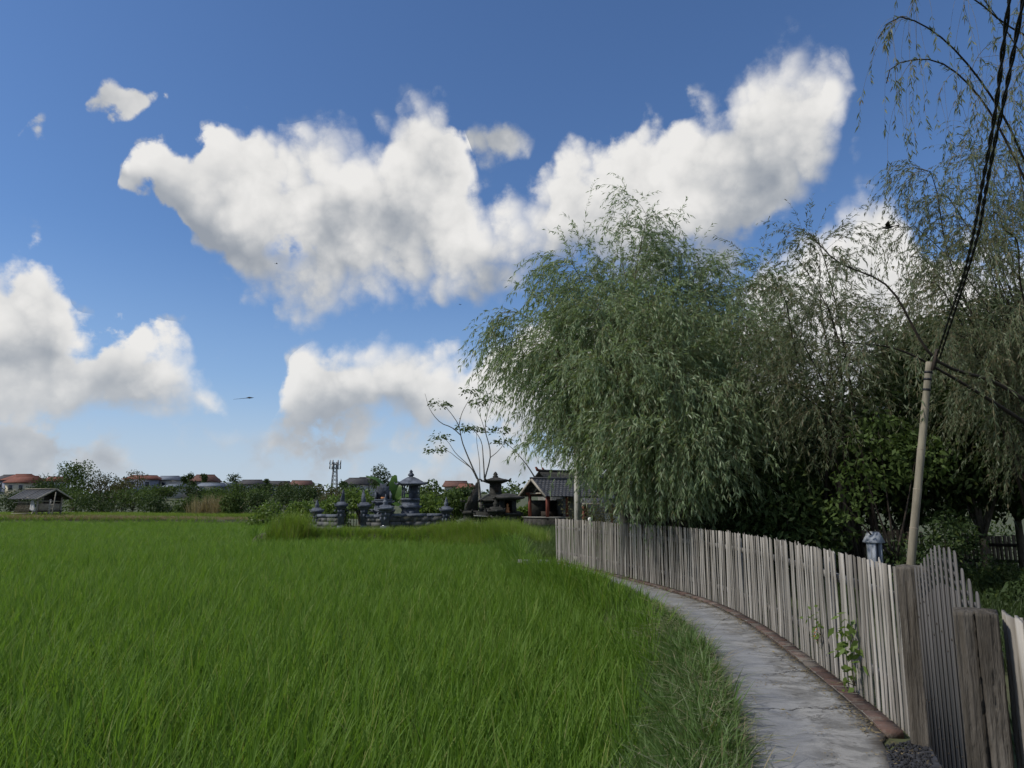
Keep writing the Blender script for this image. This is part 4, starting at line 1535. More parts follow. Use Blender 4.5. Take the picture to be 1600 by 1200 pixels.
# ================================================================== bamboo pole and overhead cables
def build_pole():
    B, Tp = at(1421, 905, 8.0), at(1452, 566, 8.0)
    d = (Tp - B) / (Tp[2] - B[2])
    foot = B - d * B[2]
    root = empty('bamboo_pole', 'pale leaning bamboo pole carrying the black cables behind the gate', 'pole', tuple(foot))
    h = Tp[2]
    zs, rad = [], []
    z = 0.0
    k = 0
    nodes = []
    while z < h:
        r0 = 0.047 - 0.010 * z / h
        zs += [z, z + 0.03, z + 0.2]
        rad += [r0 * 1.05, r0, r0 * 0.985]
        nodes.append(z)
        z += 0.42 + 0.02 * (k % 3)
        k += 1
    zs.append(h)
    rad.append(0.037)
    zz = [a for a in zs if a <= h]
    MB().tube([tuple(d * a) for a in zz], rad[:len(zz)], 14).build('culm', M_BAMBOO, root, smooth=True)
    for a in nodes[1:]:
        r0 = 0.047 - 0.010 * a / h
        MB().tube([tuple(d * (a - 0.008)), tuple(d * a), tuple(d * (a + 0.008))], [r0 * 0.99, r0 * 1.13, r0 * 0.99], 14).build('node_ring', M_STRAWM, root, smooth=True)
    for a in (h - 0.12, h - 0.2, h - 0.32):
        MB().tube([tuple(d * (a - 0.012)), tuple(d * (a + 0.012))], [0.043, 0.043], 12).build('wire_tie', M_CABLE, root)
    MB().beam(tuple(d * (h - 0.1) + np.array([0.02, -0.05, 0])), tuple(d * (h + 0.14) + np.array([0.05, -0.05, 0])), 0.03).build('cable_peg', M_DARKWOOD, root)


build_pole()


def build_cables():
    for lab, pts in (('left one of two twisted black cables running up from the bamboo pole', [(1464, 556, 7.95), (1486, 488, 6.6), (1506, 428, 5.6), (1522, 360, 4.8), (1534, 292, 4.2), (1546, 228, 3.75), (1557, 160, 3.4), (1568, 70, 3.0), (1578, -10, 2.75), (1590, -130, 2.4)]),
                     ('right one of two twisted black cables running up from the bamboo pole', [(1468, 560, 8.0), (1490, 492, 6.7), (1510, 430, 5.7), (1529, 362, 4.9), (1540, 300, 4.3), (1553, 230, 3.85), (1568, 160, 3.5), (1584, 78, 3.1), (1599, -2, 2.85), (1622, -130, 2.5)])):
        P = catmull([at(*q) for q in pts], 150)
        root = empty('overhead_cable', lab, 'cable', tuple(P[0]), group='twisted cables on the bamboo pole')
        D = unit(np.gradient(P, axis=0))
        A = unit(np.cross(D, np.array([0, 0, 1.0])))
        B = np.cross(D, A)
        for k in range(2):
            th = np.linspace(0, 2 * math.pi * 17, 150) + math.pi * k
            off = (A * np.cos(th)[:, None] + B * np.sin(th)[:, None]) * 0.0062
            MB().tube([tuple(p) for p in (P + off - P[0])], 0.0062, 6).build('strand', M_CABLE, root, smooth=True)


build_cables()

# concrete pole at the far end of the fence
p = at(903, 800, 20.6)
p[2] = 0
rt = empty('concrete_pole', 'pale square concrete pole behind the far end of the picket fence', 'pole', tuple(p), R(20))
MB().lathe([(0, 0.085), (3.4, 0.07)]).build('shaft', M_CONCRETE, rt)
MB().lathe([(0, 0.12), (0.12, 0.12), (0.16, 0.09)]).build('footing', M_CONCRETE, rt)
# small white disc lamp on a stake
p = at(922, 812, 18.6)
rt = empty('garden_reflector', 'small white disc on a stake just above the far pickets', 'reflector', (p[0], p[1], 0))
MB().tube([(0, 0, 0), (0, 0, p[2])], 0.012, 6).build('stake', M_DARKWOOD, rt)
MB().lathe([(-0.012, 0.02), (-0.006, 0.062), (0.006, 0.066), (0.014, 0.02)], sides=16).build('disc', M_WHITE, rt, (0, 0, p[2]), (R(70), 0, R(25)), smooth=True)


# ================================================================== temple of blue-grey stone
def horn(mb, c, s, az, lift=1.0):
    """upturned corner ornament"""
    u = Vector((math.cos(az), math.sin(az), 0))
    v = Vector((-math.sin(az), math.cos(az), 0))
    poly = [(0, 0), (s, 0.05 * s), (s * 1.45, s * 0.75 * lift), (s * 1.2, s * 0.8 * lift), (s * 0.85, s * 0.35), (0.3 * s, s * 0.55), (0, s * 0.5)]
    mb.prism(poly, Vector(c) - v * s * 0.22, u, (0, 0, 1), v * s * 0.44)


def stone_post(x, y, h, label, rz=0.0, wing=0.0, k=1.0, m=None, group='stone posts of the blue-grey temple'):
    m = m or M_STONE
    root = empty('stone_post', label, 'stone post', (x, y, 0), rz, group)
    w = 0.17 * k
    MB().lathe([(-0.2, w * 1.45), (0.22, w * 1.45), (0.26, w * 1.15), (0.34, w * 1.15), (0.36, w)]).build('base', m, root)
    zc = h * 0.56
    mb = MB().lathe([(0.35, w), (zc - 0.25, w * 0.98), (zc - 0.22, w * 1.12), (zc - 0.13, w * 1.12), (zc - 0.12, w)])
    for a in range(4):
        mb.box((math.cos(a * math.pi / 2) * w, math.sin(a * math.pi / 2) * w, zc - 0.42), (w * 0.7, w * 0.7, 0.2), a * math.pi / 2)
    mb.build('shaft', m, root)
    mb = MB().lathe([(zc - 0.12, w), (zc - 0.04, w * 1.5), (zc + 0.04, w * 1.55), (zc + 0.07, w * 2.0), (zc + 0.17, w * 2.05), (zc + 0.2, w * 1.6), (zc + 0.3, w * 1.35), (zc + 0.32, w * 0.9)])
    for a in range(4):
        horn(mb, (math.cos(a * math.pi / 2 + math.pi / 4) * w * 1.6, math.sin(a * math.pi / 2 + math.pi / 4) * w * 1.6, zc + 0.1), w * 0.95, a * math.pi / 2 + math.pi / 4)
        horn(mb, (math.cos(a * math.pi / 2) * w * 1.5, math.sin(a * math.pi / 2) * w * 1.5, zc - 0.14), w * 0.6, a * math.pi / 2, -0.8)
    mb.build('capital', m, root)
    if wing:
        # one half of the split gate: a tall stepped slab
        s = 1 if wing > 0 else -1
        top = h - 0.02
        poly = [(0, zc + 0.2), (w * 1.5, zc + 0.2), (w * 1.45, top - 0.35), (w * 1.25, top - 0.12), (w * 0.9, top), (w * 0.6, top - 0.1), (w * 0.5, top - 0.32), (w * 0.1, top - 0.5)]
        MB().prism([(a * s, b) for a, b in poly], (-w * 0.5 * s, -w * 0.5, 0), (1, 0, 0), (0, 0, 1), (0, w, 0)).build('wing_slab', m, root)
        MB().box((w * 0.95 * s, 0, (zc + 0.3) / 2), (0.05, w * 1.7, zc + 0.3)).build('gate_cheek', M_DARKST, root)
    else:
        MB().lathe([(zc + 0.3, w * 0.9), (zc + 0.38, w * 0.55), (zc + 0.44, w * 0.75), (zc + 0.52, w * 0.7), (zc + 0.56, w * 0.4), (zc + 0.63, w * 0.5), (zc + 0.72, w * 0.25), (h, w * 0.08)], sides=8, rot=0).build('finial', m, root)
    return root


def stone_wall(p0, p1, h, label, seed, m=None, rows=3):
    """wall of separate blocks under a coping"""
    m = m or M_WALLST
    p0, p1 = np.array(p0, float), np.array(p1, float)
    L = np.linalg.norm(p1 - p0)
    a = math.atan2(p1[1] - p0[1], p1[0] - p0[0])
    root = empty('temple_wall', label, 'wall', (p0[0], p0[1], 0), a)
    r = random.Random(seed)
    MB().box((L / 2, 0, h * 0.45 - 0.1), (L, 0.14, h * 0.9)).build('core', M_DARKST, root)
    rh = (h - 0.15) / rows
    for k in range(rows):
        x = 0.0
        while x < L - 0.08:
            w = min(r.uniform(0.42, 0.85), L - x)
            if L - x - w < 0.2:
                w = L - x
            MB().box((x + w / 2, r.uniform(-.01, .01), (k + 0.5) * rh), (w - 0.018, 0.19, rh - 0.016), taper=0.99).build('stone_block', m, root)
            x += w
    n = max(2, int(L / 0.9))
    for k in range(n):
        MB().lathe([(h - 0.15, 0.5), (h - 0.11, 0.5), (h - 0.07, 0.5), (h, 0.46)], ((k + 0.5) * L / n, 0, 0), sx=L / n - 0.01, sy=0.30).build('coping', M_STONE, root)
    return root


def px(x, d):
    return at(x, 800, d)[0]


DT = 40.0
stone_post(px(495, 41.6), 41.6, 1.75, 'winged stone post at the far left corner of the blue-grey temple', R(8))
stone_post(px(533, DT - 0.4), DT - 0.4, 2.35, 'left half of the split stone gate with its tall pointed slab', R(12), wing=1)
stone_post(px(569, DT), DT, 2.3, 'right half of the split stone gate with its ragged slab', R(12), wing=-1, k=1.05)
stone_post(px(602, DT - 0.6), DT - 0.6, 2.05, 'thick stone corner post between gate and long wall', R(12), k=1.25)
stone_post(px(697, DT + 0.2), DT + 0.2, 1.9, 'stone post at the right end of the long temple wall', R(10))
stone_wall((px(495, 41.6), 41.6), (px(531, DT - .2), DT - .2), 0.95, 'low stained wall left of the split stone gate', 3)
stone_wall((px(571, DT), DT), (px(602, DT - .5), DT - .5), 0.95, 'short wall between split gate and thick corner post', 4)
stone_wall((px(604, DT - .5), DT - .5), (px(697, DT + .3), DT + .3), 1.0, 'long low wall of the blue-grey temple below the roofed shrine', 5)
# iron gate leaf between the halves
g0 = np.array([px(538, DT - .3), DT - .3])
g1 = np.array([px(564, DT - .05), DT - .05])
rt = empty('iron_gate', 'small dark arched iron gate between the halves of the split gate', 'gate', (g0[0], g0[1], 0), math.atan2(g1[1] - g0[1], g1[0] - g0[0]))
W = np.linalg.norm(g1 - g0)
for k in range(6):
    x = W * (k + 0.5) / 6
    MB().tube([(x, 0, 0.1), (x, 0, 1.02 + 0.2 * math.sin(math.pi * (k + .5) / 6))], 0.016, 5).build('bar', M_DARKWOOD, rt)
MB().tube([(W * t, 0, 1.05 + 0.2 * math.sin(math.pi * t)) for t in np.linspace(0, 1, 9)], 0.022, 5).build('arch_rail', M_DARKWOOD, rt)
MB().beam((0, 0, 0.3), (W, 0, 0.3), 0.04).build('rail', M_DARKWOOD, rt)


def throne_shrine():
    d = 41.5
    c = at(598, 800, d)
    root = empty('stone_shrine', 'carved stone throne shrine behind the thick corner post', 'shrine', (c[0], c[1], 0), R(14), 'stone shrines of the temple')
    m = M_STONE
    MB().lathe([(0, 0.62), (0.3, 0.62), (0.34, 0.5), (0.6, 0.5), (0.66, 0.58), (0.8, 0.58), (0.84, 0.46)]).build('plinth', m, root)
    mb = MB().lathe([(0.83, 0.46), (1.0, 0.44), (1.05, 0.52), (1.16, 0.55), (1.2, 0.48), (1.5, 0.42), (1.55, 0.5), (1.66, 0.52), (1.7, 0.44)])
    for a in range(4):
        for z, s in ((1.05, 0.22), (0.62, 0.2), (1.55, 0.18)):
            horn(mb, (math.cos(a * math.pi / 2 + .785) * 0.6, math.sin(a * math.pi / 2 + .785) * 0.6, z), s, a * math.pi / 2 + .785)
    mb.build('body', m, root)
    MB().box((0, 0, 1.74), (0.98, 0.98, 0.07)).build('seat_slab', m, root)
    # chair with high fretted back and arms
    mb = MB()
    mb.prism([(-0.42, 1.78), (0.42, 1.78), (0.46, 2.2), (0.34, 2.35), (0.36, 2.55), (0.2, 2.5), (0.16, 2.72), (0, 2.62), (-0.16, 2.72), (-0.2, 2.5), (-0.36, 2.55), (-0.34, 2.35), (-0.46, 2.2)],
             (0, 0.28, 0), (1, 0, 0), (0, 0, 1), (0, 0.12, 0))
    mb.build('throne_back', m, root)
    for s in (-1, 1):
        MB().prism([(-0.36, 1.78), (0.36, 1.78), (0.36, 2.28), (0.1, 2.12), (-0.2, 2.02), (-0.36, 2.1)], (s * 0.42 - 0.04, 0, 0), (0, 1, 0), (0, 0, 1), (0.08, 0, 0)).build('arm', m, root)
    MB().box((0.02, -0.15, 1.84), (0.3, 0.3, 0.12)).build('offering', M_TERRA, root)


throne_shrine()


def roofed_shrine():
    d = 42.0
    c = at(641, 800, d)
    root = empty('stone_shrine', 'tall stone shrine with slender posts and a hipped stone roof', 'shrine', (c[0], c[1], 0), R(16), 'stone shrines of the temple')
    m = M_STONE
    mb = MB().lathe([(0, 0.56), (0.7, 0.54), (0.75, 0.47), (1.15, 0.43), (1.25, 0.47), (1.3, 0.52), (1.42, 0.52), (1.46, 0.45), (1.7, 0.46), (1.72, 0.5), (1.84, 0.5)])
    for a in range(4):
        mb.box((math.cos(a * math.pi / 2) * 0.45, math.sin(a * math.pi / 2) * 0.45, 0.98), (0.12, 0.3, 0.26), a * math.pi / 2)
        horn(mb, (math.cos(a * math.pi / 2 + .785) * 0.62, math.sin(a * math.pi / 2 + .785) * 0.62, 1.3), 0.14, a * math.pi / 2 + .785)
    mb.build('body', m, root)
    for sx in (-1, 1):
        for sy in (-1, 1):
            MB().box((sx * 0.42, sy * 0.42, 2.22), (0.075, 0.075, 0.77)).build('post', m, root)
    MB().box((0.2, 0.28, 2.22), (0.5, 0.3, 0.76)).build('cella', m, root)
    MB().lathe([(2.56, 0.52), (2.60, 0.52), (2.61, 0.78), (2.68, 0.80), (2.70, 0.74), (2.95, 0.36), (3.06, 0.17)]).build('roof', m, root)
    mb = MB()
    for a in range(4):
        horn(mb, (math.cos(a * math.pi / 2 + .785) * 0.98, math.sin(a * math.pi / 2 + .785) * 0.98, 2.63), 0.16, a * math.pi / 2 + .785, 1.2)
    mb.build('roof_horns', m, root)
    MB().lathe([(3.04, 0.15), (3.10, 0.11), (3.14, 0.19), (3.22, 0.17), (3.3, 0.08), (3.36, 0.11), (3.48, 0.03)], sides=8, rot=0).build('finial', m, root)


roofed_shrine()


# ================================================================== old dark temple
def dark_temple():
    d = 37.5
    grp = 'dark mossy shrines beside the red-posted pavilion'
    m = M_DARKST
    # leaning spire: half of an old split gate
    c = at(736, 800, d)
    root = empty('stone_spire', 'dark stepped stone spire at the left of the mossy shrines', 'spire', (c[0], c[1], 0), R(10), grp)
    MB().lathe([(-.1, 0.42), (0.5, 0.42), (0.56, 0.48), (0.66, 0.48), (0.7, 0.36), (1.0, 0.34), (1.04, 0.42), (1.14, 0.42), (1.18, 0.3)]).build('base', m, root)
    MB().prism([(-0.34, 1.16), (0.34, 1.16), (0.33, 2.65), (0.26, 2.6), (0.2, 2.3), (0.1, 2.25), (0.05, 1.95), (-0.1, 1.9), (-0.16, 1.6), (-0.28, 1.55)],
               (0, -0.22, 0), (1, 0, 0), (0, 0, 1), (0, 0.44, 0)).build('stepped_wing', m, root)
    mb = MB()
    for z in (0.55, 1.1, 1.6):
        horn(mb, (-0.3, 0, z), 0.2, math.pi)
        horn(mb, (0, -0.3, z), 0.18, -math.pi / 2)
    mb.build('ornament', m, root)
    # tall shrine with winged roof
    c = at(774, 800, d + 0.6)
    root = empty('stone_shrine', 'dark mossy shrine with a flaring winged roof and finial', 'shrine', (c[0], c[1], 0), R(12), grp)
    MB().lathe([(-.1, 0.62), (0.6, 0.6), (0.66, 0.7), (0.8, 0.7), (0.86, 0.55), (1.4, 0.52), (1.45, 0.6), (1.55, 0.62), (1.6, 0.5)]).build('body', m, root)
    mb = MB().lathe([(1.58, 0.5), (1.64, 0.86), (1.72, 0.9), (1.76, 0.75), (1.95, 0.5), (2.0, 0.38)])
    for a in range(4):
        horn(mb, (math.cos(a * math.pi / 2 + .785) * 1.1, math.sin(a * math.pi / 2 + .785) * 1.1, 1.64), 0.16, a * math.pi / 2 + .785)
    mb.build('lower_roof', m, root)
    MB().lathe([(1.98, 0.36), (2.1, 0.28), (2.55, 0.27), (2.6, 0.33)]).build('upper_body', m, root)
    MB().box((0, -0.29, 2.3), (0.2, 0.06, 0.34)).build('niche', M_DARKWOOD, root)
    mb = MB().lathe([(2.58, 0.33), (2.66, 0.52), (2.72, 0.62), (2.76, 0.6), (2.84, 0.3), (2.9, 0.14)])
    for a in range(4):
        horn(mb, (math.cos(a * math.pi / 2 + .785) * 0.76, math.sin(a * math.pi / 2 + .785) * 0.76, 2.68), 0.16, a * math.pi / 2 + .785, 1.3)
    mb.build('upper_roof', m, root)
    MB().lathe([(2.88, 0.13), (2.94, 0.16), (3.0, 0.1), (3.06, 0.13), (3.2, 0.03)], sides=8, rot=0).build('finial', m, root)
    # niche shrine with a clay figure
    c = at(793, 800, d - 0.5)
    root = empty('stone_shrine', 'dark niche shrine holding an orange clay figure', 'shrine', (c[0], c[1], 0), R(8), grp)
    MB().lathe([(-.1, 0.5), (0.5, 0.48), (0.55, 0.54), (0.66, 0.54), (0.7, 0.42), (0.98, 0.42), (1.0, 0.5), (1.08, 0.5)]).build('body', m, root)
    for sx in (-1, 1):
        MB().box((sx * 0.3, -0.05, 1.4), (0.2, 0.62, 0.66)).build('jamb', m, root)
    MB().box((0, 0.2, 1.4), (0.41, 0.12, 0.65)).build('niche_back', M_DARKWOOD, root)
    MB().prism([(-.2, 1.73), (.2, 1.73), (.2, 1.66), (.1, 1.72), (-.1, 1.72), (-.2, 1.66)], (0, -0.36, 0), (1, 0, 0), (0, 0, 1), (0, 0.5, 0)).build('arch', m, root)
    mb = MB().lathe([(1.73, 0.52), (1.78, 0.72), (1.86, 0.74), (1.9, 0.6), (2.02, 0.3), (2.06, 0.12)])
    for a in range(4):
        horn(mb, (math.cos(a * math.pi / 2 + .785) * 0.9, math.sin(a * math.pi / 2 + .785) * 0.9, 1.79), 0.14, a * math.pi / 2 + .785)
    mb.build('roof', m, root)
    # seated clay figure
    p = c
    f = empty('clay_figure', 'small orange clay figure sitting in the dark niche', 'figurine', (p[0], p[1] - 0.2, 1.085))
    MB().lathe([(0, 0.12), (0.08, 0.14), (0.12, 0.09), (0.26, 0.10), (0.3, 0.05), (0.33, 0.055), (0.37, 0.075), (0.42, 0.06), (0.46, 0.02)], sides=12, rot=0).build('body', M_TERRA, f, smooth=True)
    # pillars and low wall
    for i, (x, dd, h, lab) in enumerate(((752, d - 0.2, 1.45, 'squat dark pillar right of the stepped spire'), (775, d - 1.0, 1.9, 'creeper-grown dark pillar before the winged shrine'),
                                         (803, d + 0.9, 1.5, 'dark pillar between niche shrine and pavilion'))):
        stone_post(px(x, dd), dd, h, lab, R(8), m=M_DARKST, k=1.2, group=grp)
    stone_wall((px(725, d - .3), d - .3), (px(800, d - .6), d - .6), 0.62, 'low black mossy wall before the dark shrines', 11, M_DARKST, 2)
    # white beaded string across the wall
    r2 = empty('bead_string', 'white beaded string hung along the low mossy wall', 'string', (px(741, d - 1), d - 1.0, 0.95))
    for k in range(14):
        MB().lathe([(-.016, .005), (0, .02), (.016, .005)], sides=6, rot=0).build('bead', M_WHITE, r2, (k * 0.085, 0, -0.03 * math.sin(math.pi * k / 13)))
    MB().tube([(k * 0.085, 0, -0.03 * math.sin(math.pi * k / 13)) for k in range(14)], 0.006, 4).build('cord', M_WHITE, r2)


dark_temple()


def pavilion():
    d = 40.5
    f = at(839, 800, d)
    ang = math.atan2(0.5, 0.86)                       # length runs right and away
    root = empty('temple_pavilion', 'open pavilion with red posts and grey shingle roof left of the concrete pole', 'pavilion', (f[0], f[1], 0), ang)
    W, L, zf, ze, zr = 2.0, 2.75, 0.75, 2.08, 2.9
    # local x along the length, y across; the front gable faces the left
    for k in range(5):
        MB().box((L / 2 + 0.1, -W / 2 - 0.2 + (W + 0.4) * (k + 0.5) / 5, zf / 2), (L + 0.5, (W + 0.4) / 5 - 0.012, zf)).build('plinth_stone', M_DARKST, root)
    MB().box((L / 2 + 0.1, 0, zf + 0.03), (L + 0.6, W + 0.5, 0.06)).build('floor_slab', M_PLASTER, root)
    for x in (0.1, L * 0.5, L - 0.05):
        for s in (-1, 1):
            MB().box((x, s * (W / 2 - 0.08), (zf + ze) / 2 + 0.05), (0.14, 0.14, ze - zf)).build('post', M_REDWOOD, root)
    for s in (-1, 1):
        MB().box((L / 2, s * (W / 2 - 0.08), ze + 0.02), (L + 0.3, 0.1, 0.12)).build('wall_plate', M_REDWOOD, root)
    MB().box((0.1, 0, ze + 0.02), (0.09, W - 0.1, 0.07)).build('tie_beam', M_BARGE, root)
    MB().beam((0.1, -W * 0.22, ze + 0.05), (0.1, 0, ze + 0.45), 0.06).build('strut', M_BARGE, root)
    MB().beam((0.1, W * 0.22, ze + 0.05), (0.1, 0, ze + 0.45), 0.06).build('strut', M_BARGE, root)
    MB().box((0.06, 0, zr - 0.28), (0.06, 0.1, 0.4)).build('pendant', M_BARGE, root)
    MB().box((L * 0.72, 0.2, zf + 0.55), (0.12, W - 0.5, 1.0)).build('back_wall', M_PLASTER, root)
    MB().box((L * 0.4, W / 2 - 0.1, zf + 0.5), (L * 0.75, 0.06, 0.95)).build('side_panel', M_DARKST, root)
    MB().box((L * 0.6, -W / 2 + 0.12, zf + 0.6), (0.9, 0.08, 1.1)).build('plaster_panel', M_PLASTER, root)
    MB().box((L * 0.35, 0.3, zf + 0.2), (0.7, 0.5, 0.3)).build('offering_table', M_DARKWOOD, root)
    # two slopes of shingle courses
    ov = 0.42
    half = W / 2 + ov
    ez = ze - 0.16
    slope = Vector((0, half, ez - zr)).length
    for s in (-1, 1):
        n = 9
        for k in range(n):
            t0, t1 = k / n, (k + 1.25) / n
            t1 = min(t1, 1.02)
            cols = 15
            y0, z0 = s * half * t0, zr + (ez - zr) * t0
            y1, z1 = s * half * t1, zr + (ez - zr) * t1
            for c in range(cols):
                x0 = -0.38 + (L + 0.85) * c / cols + (0.12 if k % 2 else 0) * (0 if c == 0 else 1)
                x1 = -0.38 + (L + 0.85) * (c + 1) / cols + (0.12 if k % 2 else 0) * (0 if c == cols - 1 else 1) - 0.012
                u = random.uniform(0.0, 0.006)
                mb = MB()
                mb.prism([(y0, z0 + 0.028), (y1, z1 + 0.042 + u), (y1, z1 + 0.02 + u), (y0, z0)], (x0, 0, 0), (0, 1, 0), (0, 0, 1), (x1 - x0, 0, 0))
                mb.build('shingle', M_ROOFGREY, root)
        for x in (-0.37, L + 0.42):
            MB().beam((x, 0, zr - 0.02), (x, s * (half + 0.03), ez - 0.03), 0.05, 0.13).build('barge_board', M_BARGE, root)
    MB().box((L / 2 + 0.03, 0, zr + 0.05), (L + 0.9, 0.16, 0.09)).build('ridge_cap', M_ROOFGREY, root)
    # lower lean-to roof further right
    mb = MB()
    mb.prism([(-W / 2 - 0.35, 1.9), (-W / 2 - 1.2, 1.55), (-W / 2 - 1.2, 1.5), (-W / 2 - 0.35, 1.84)], (L * 0.55, 0, 0), (0, 1, 0), (0, 0, 1), (L * 0.8, 0, 0))
    mb.build('lean_to_roof', M_ROOFGREY, root)
    MB().beam((L * 0.55, -W / 2 - 1.22, 1.52), (L * 1.35, -W / 2 - 1.22, 1.52), 0.05, 0.09).build('fascia', M_BARGE, root)
    for x in (L * 0.6, L * 1.3):
        MB().box((x, -W / 2 - 1.1, 0.76), (0.1, 0.1, 1.5)).build('lean_to_post', M_REDWOOD, root)
    # second roof behind with dark ridge
    g = at(868, 800, 45.5)
    root = empty('temple_hall', 'dark roofed hall with red ridge ornament behind the pavilion', 'hall', (g[0], g[1], 0), ang)
    MB().box((1.2, 0, 1.2), (3.6, 2.2, 2.4)).build('wall', M_PLASTER, root)
    for s in (-1, 1):
        MB().prism([(0, 3.55), (s * 1.7, 2.45), (s * 1.7, 2.36), (0, 3.44)], (-1.2, 0, 0), (0, 1, 0), (0, 0, 1), (4.8, 0, 0)).build('roof_slope', M_DARKST, root)
    MB().box((1.2, 0, 3.56), (4.9, 0.2, 0.12)).build('ridge', M_DARKST, root)
    mb = MB()
    horn(mb, (-1.1, 0, 3.5), 0.26, math.pi, 1.4)
    horn(mb, (-0.7, 0, 3.52), 0.2, math.pi, 1.5)
    mb.build('ridge_ornament', M_REDWOOD, root)
    # red tiled roof glimpsed through the willow
    g = at(925, 800, 62)
    house(g[0], 62, 2.7, 5, 6, 3.4, 0.9, M_TILE, M_HWHITE, 'red tiled roof glimpsed between concrete pole and willow', z=0)


# ================================================================== houses, mast and hut far off
M_TILE = mat('red_roof_tile', (0.20, 0.075, 0.05), (0.145, 0.06, 0.042), 1.2, 0.9, 0.3)
M_TILEBR = mat('brown_roof_tile', (0.15, 0.075, 0.055), (0.10, 0.055, 0.045), 1.2, 0.9, 0.3)
M_TILEDK = mat('dark_roof_tile', (0.07, 0.065, 0.065), (0.05, 0.048, 0.05), 1.2, 0.9, 0.3)
M_TILEBL = mat('silver_blue_roof', (0.17, 0.19, 0.225), (0.13, 0.15, 0.18), 0.8, 0.7, 0.1)
M_HWHITE = mat('white_house_wall', (0.52, 0.52, 0.50), (0.42, 0.42, 0.40), 0.6, 0.9, 0.1)
M_HCREAM = mat('cream_house_wall', (0.55, 0.50, 0.38), (0.46, 0.42, 0.32), 0.6, 0.9, 0.1)
M_HBLUE = mat('blue_grey_house_wall', (0.22, 0.24, 0.31), (0.18, 0.20, 0.26), 0.6, 0.9, 0.1)


def house(x, y, eave, w, dep, h, rh, mroof, mwall, label, z=None, rz=0.0, hip=0.6):
    """eave: height of the eaves above the house's ground"""
    z = float(land(x, y)) if z is None else z
    root = empty('house', label, 'house', (x, y, z), rz, 'houses beyond the fields')
    MB().box((0, 0, eave / 2 - 0.2), (w, dep, eave + 0.4)).build('wall', mwall, root)
    o = 0.5
    W, D = w / 2 + o, dep / 2 + o
    r = max(0.3, W * hip)
    mb = MB()
    n = [(-W, -D, eave), (W, -D, eave), (W, D, eave), (-W, D, eave), (-r, 0, eave + rh), (r, 0, eave + rh), (-W, -D, eave - .18), (W, -D, eave - .18), (W, D, eave - .18), (-W, D, eave - .18)]
    mb.v += n
    mb.q += [(0, 1, 5, 4), (2, 3, 4, 5), (6, 7, 1, 0), (7, 8, 2, 1), (8, 9, 3, 2), (9, 6, 0, 3), (9, 8, 7, 6)]
    mb.t += [(1, 2, 5), (3, 0, 4)]
    rf = mb.build('roof', mroof, root)
    MB().beam((-r, 0, eave + rh + 0.03), (r, 0, eave + rh + 0.03), 0.3, 0.16).build('ridge', mroof, rf)
    k = max(2, int(w / 3.2))
    for i in range(k):
        f = MB().box(((i + 0.5) * w / k - w / 2, -dep / 2 - 0.02, eave - 1.35), (1.25, 0.08, 1.4)).build('window', M_HWHITE, root)
        MB().box(((i + 0.5) * w / k - w / 2, -dep / 2 - 0.07, eave - 1.35), (1.0, 0.05, 1.15)).build('pane', M_GLASSD, f)
    return root


def far_houses():
    D = 190.0
    S = D / F_PX
    lst = [  # px centre, ridge row, eave row, width px, roof, wall, label, distance change
        (12, 742, 751, 26, M_TILEDK, M_HBLUE, 'grey roofed house at the far left edge', 20),
        (32, 741, 750, 30, M_TILE, M_HBLUE, 'red roofed house with lavender wall at the far left', 14),
        (38, 744, 754, 32, M_TILE, M_HCREAM, 'red roofed cream house above the hut', 0),
        (85, 745, 752, 18, M_TILE, M_HWHITE, 'small red roof just left of the umbrella-shaped tree', 5),
        (222, 743, 749, 42, M_TILE, M_HBLUE, 'long red roofed house with blue-grey wall right of the tall trees', 0),
        (262, 744, 750, 28, M_TILEBL, M_HWHITE, 'white house with pale roof beside the long red roof', 6),
        (275, 757, 761, 22, M_TILEBL, M_HWHITE, 'low silver-blue roofed house below the white house', -25),
        (318, 742, 752, 30, M_TILEBR, M_HWHITE, 'brown roofed white house between two round far trees', 4),
        (330, 755, 760, 30, M_TILEBL, M_HWHITE, 'silver roofed shed below the brown roof', -22),
        (355, 755, 760, 16, M_TILEBL, M_HBLUE, 'small silver roof right of the brown roofed house', -18),
        (392, 750, 757, 34, M_TILEDK, M_HWHITE, 'grey roofed house left of the low brown roofs', -5),
        (432, 752, 758, 34, M_TILEDK, M_HWHITE, 'dark low roof in the middle of the far row', 0),
        (470, 751, 758, 26, M_TILEBR, M_HWHITE, 'brown roofed house left of the telecom mast', -4),
        (557, 747, 757, 30, M_TILEDK, M_HWHITE, 'dark gabled house right of the telecom mast', -15),
        (575, 746, 756, 26, M_TILEDK, M_HWHITE, 'dark gabled house behind the banana leaves', -10),
        (712, 752, 760, 30, M_TILEBR, M_HCREAM, 'cream house with brown roof left of the bare tree', -30),
        (728, 756, 762, 20, M_TILE, M_HCREAM, 'low red roofed house just left of the stepped spire', -45)]
    for i, (x, ry, ey, w, mr, mw, lab, dd) in enumerate(lst):
        d = D + dd
        p, e, t = at(x, 790, d), at(x, ey, d), at(x, ry, d)
        zg = float(land(p[0], d))
        house(p[0], d, e[2] - zg, w * d / F_PX, 8.0, 3.0, t[2] - e[2], mr, mw, lab, rz=R((i * 37) % 30 - 15), hip=0.93 - 0.16 * (i % 3 == 1))


far_houses()
pavilion()


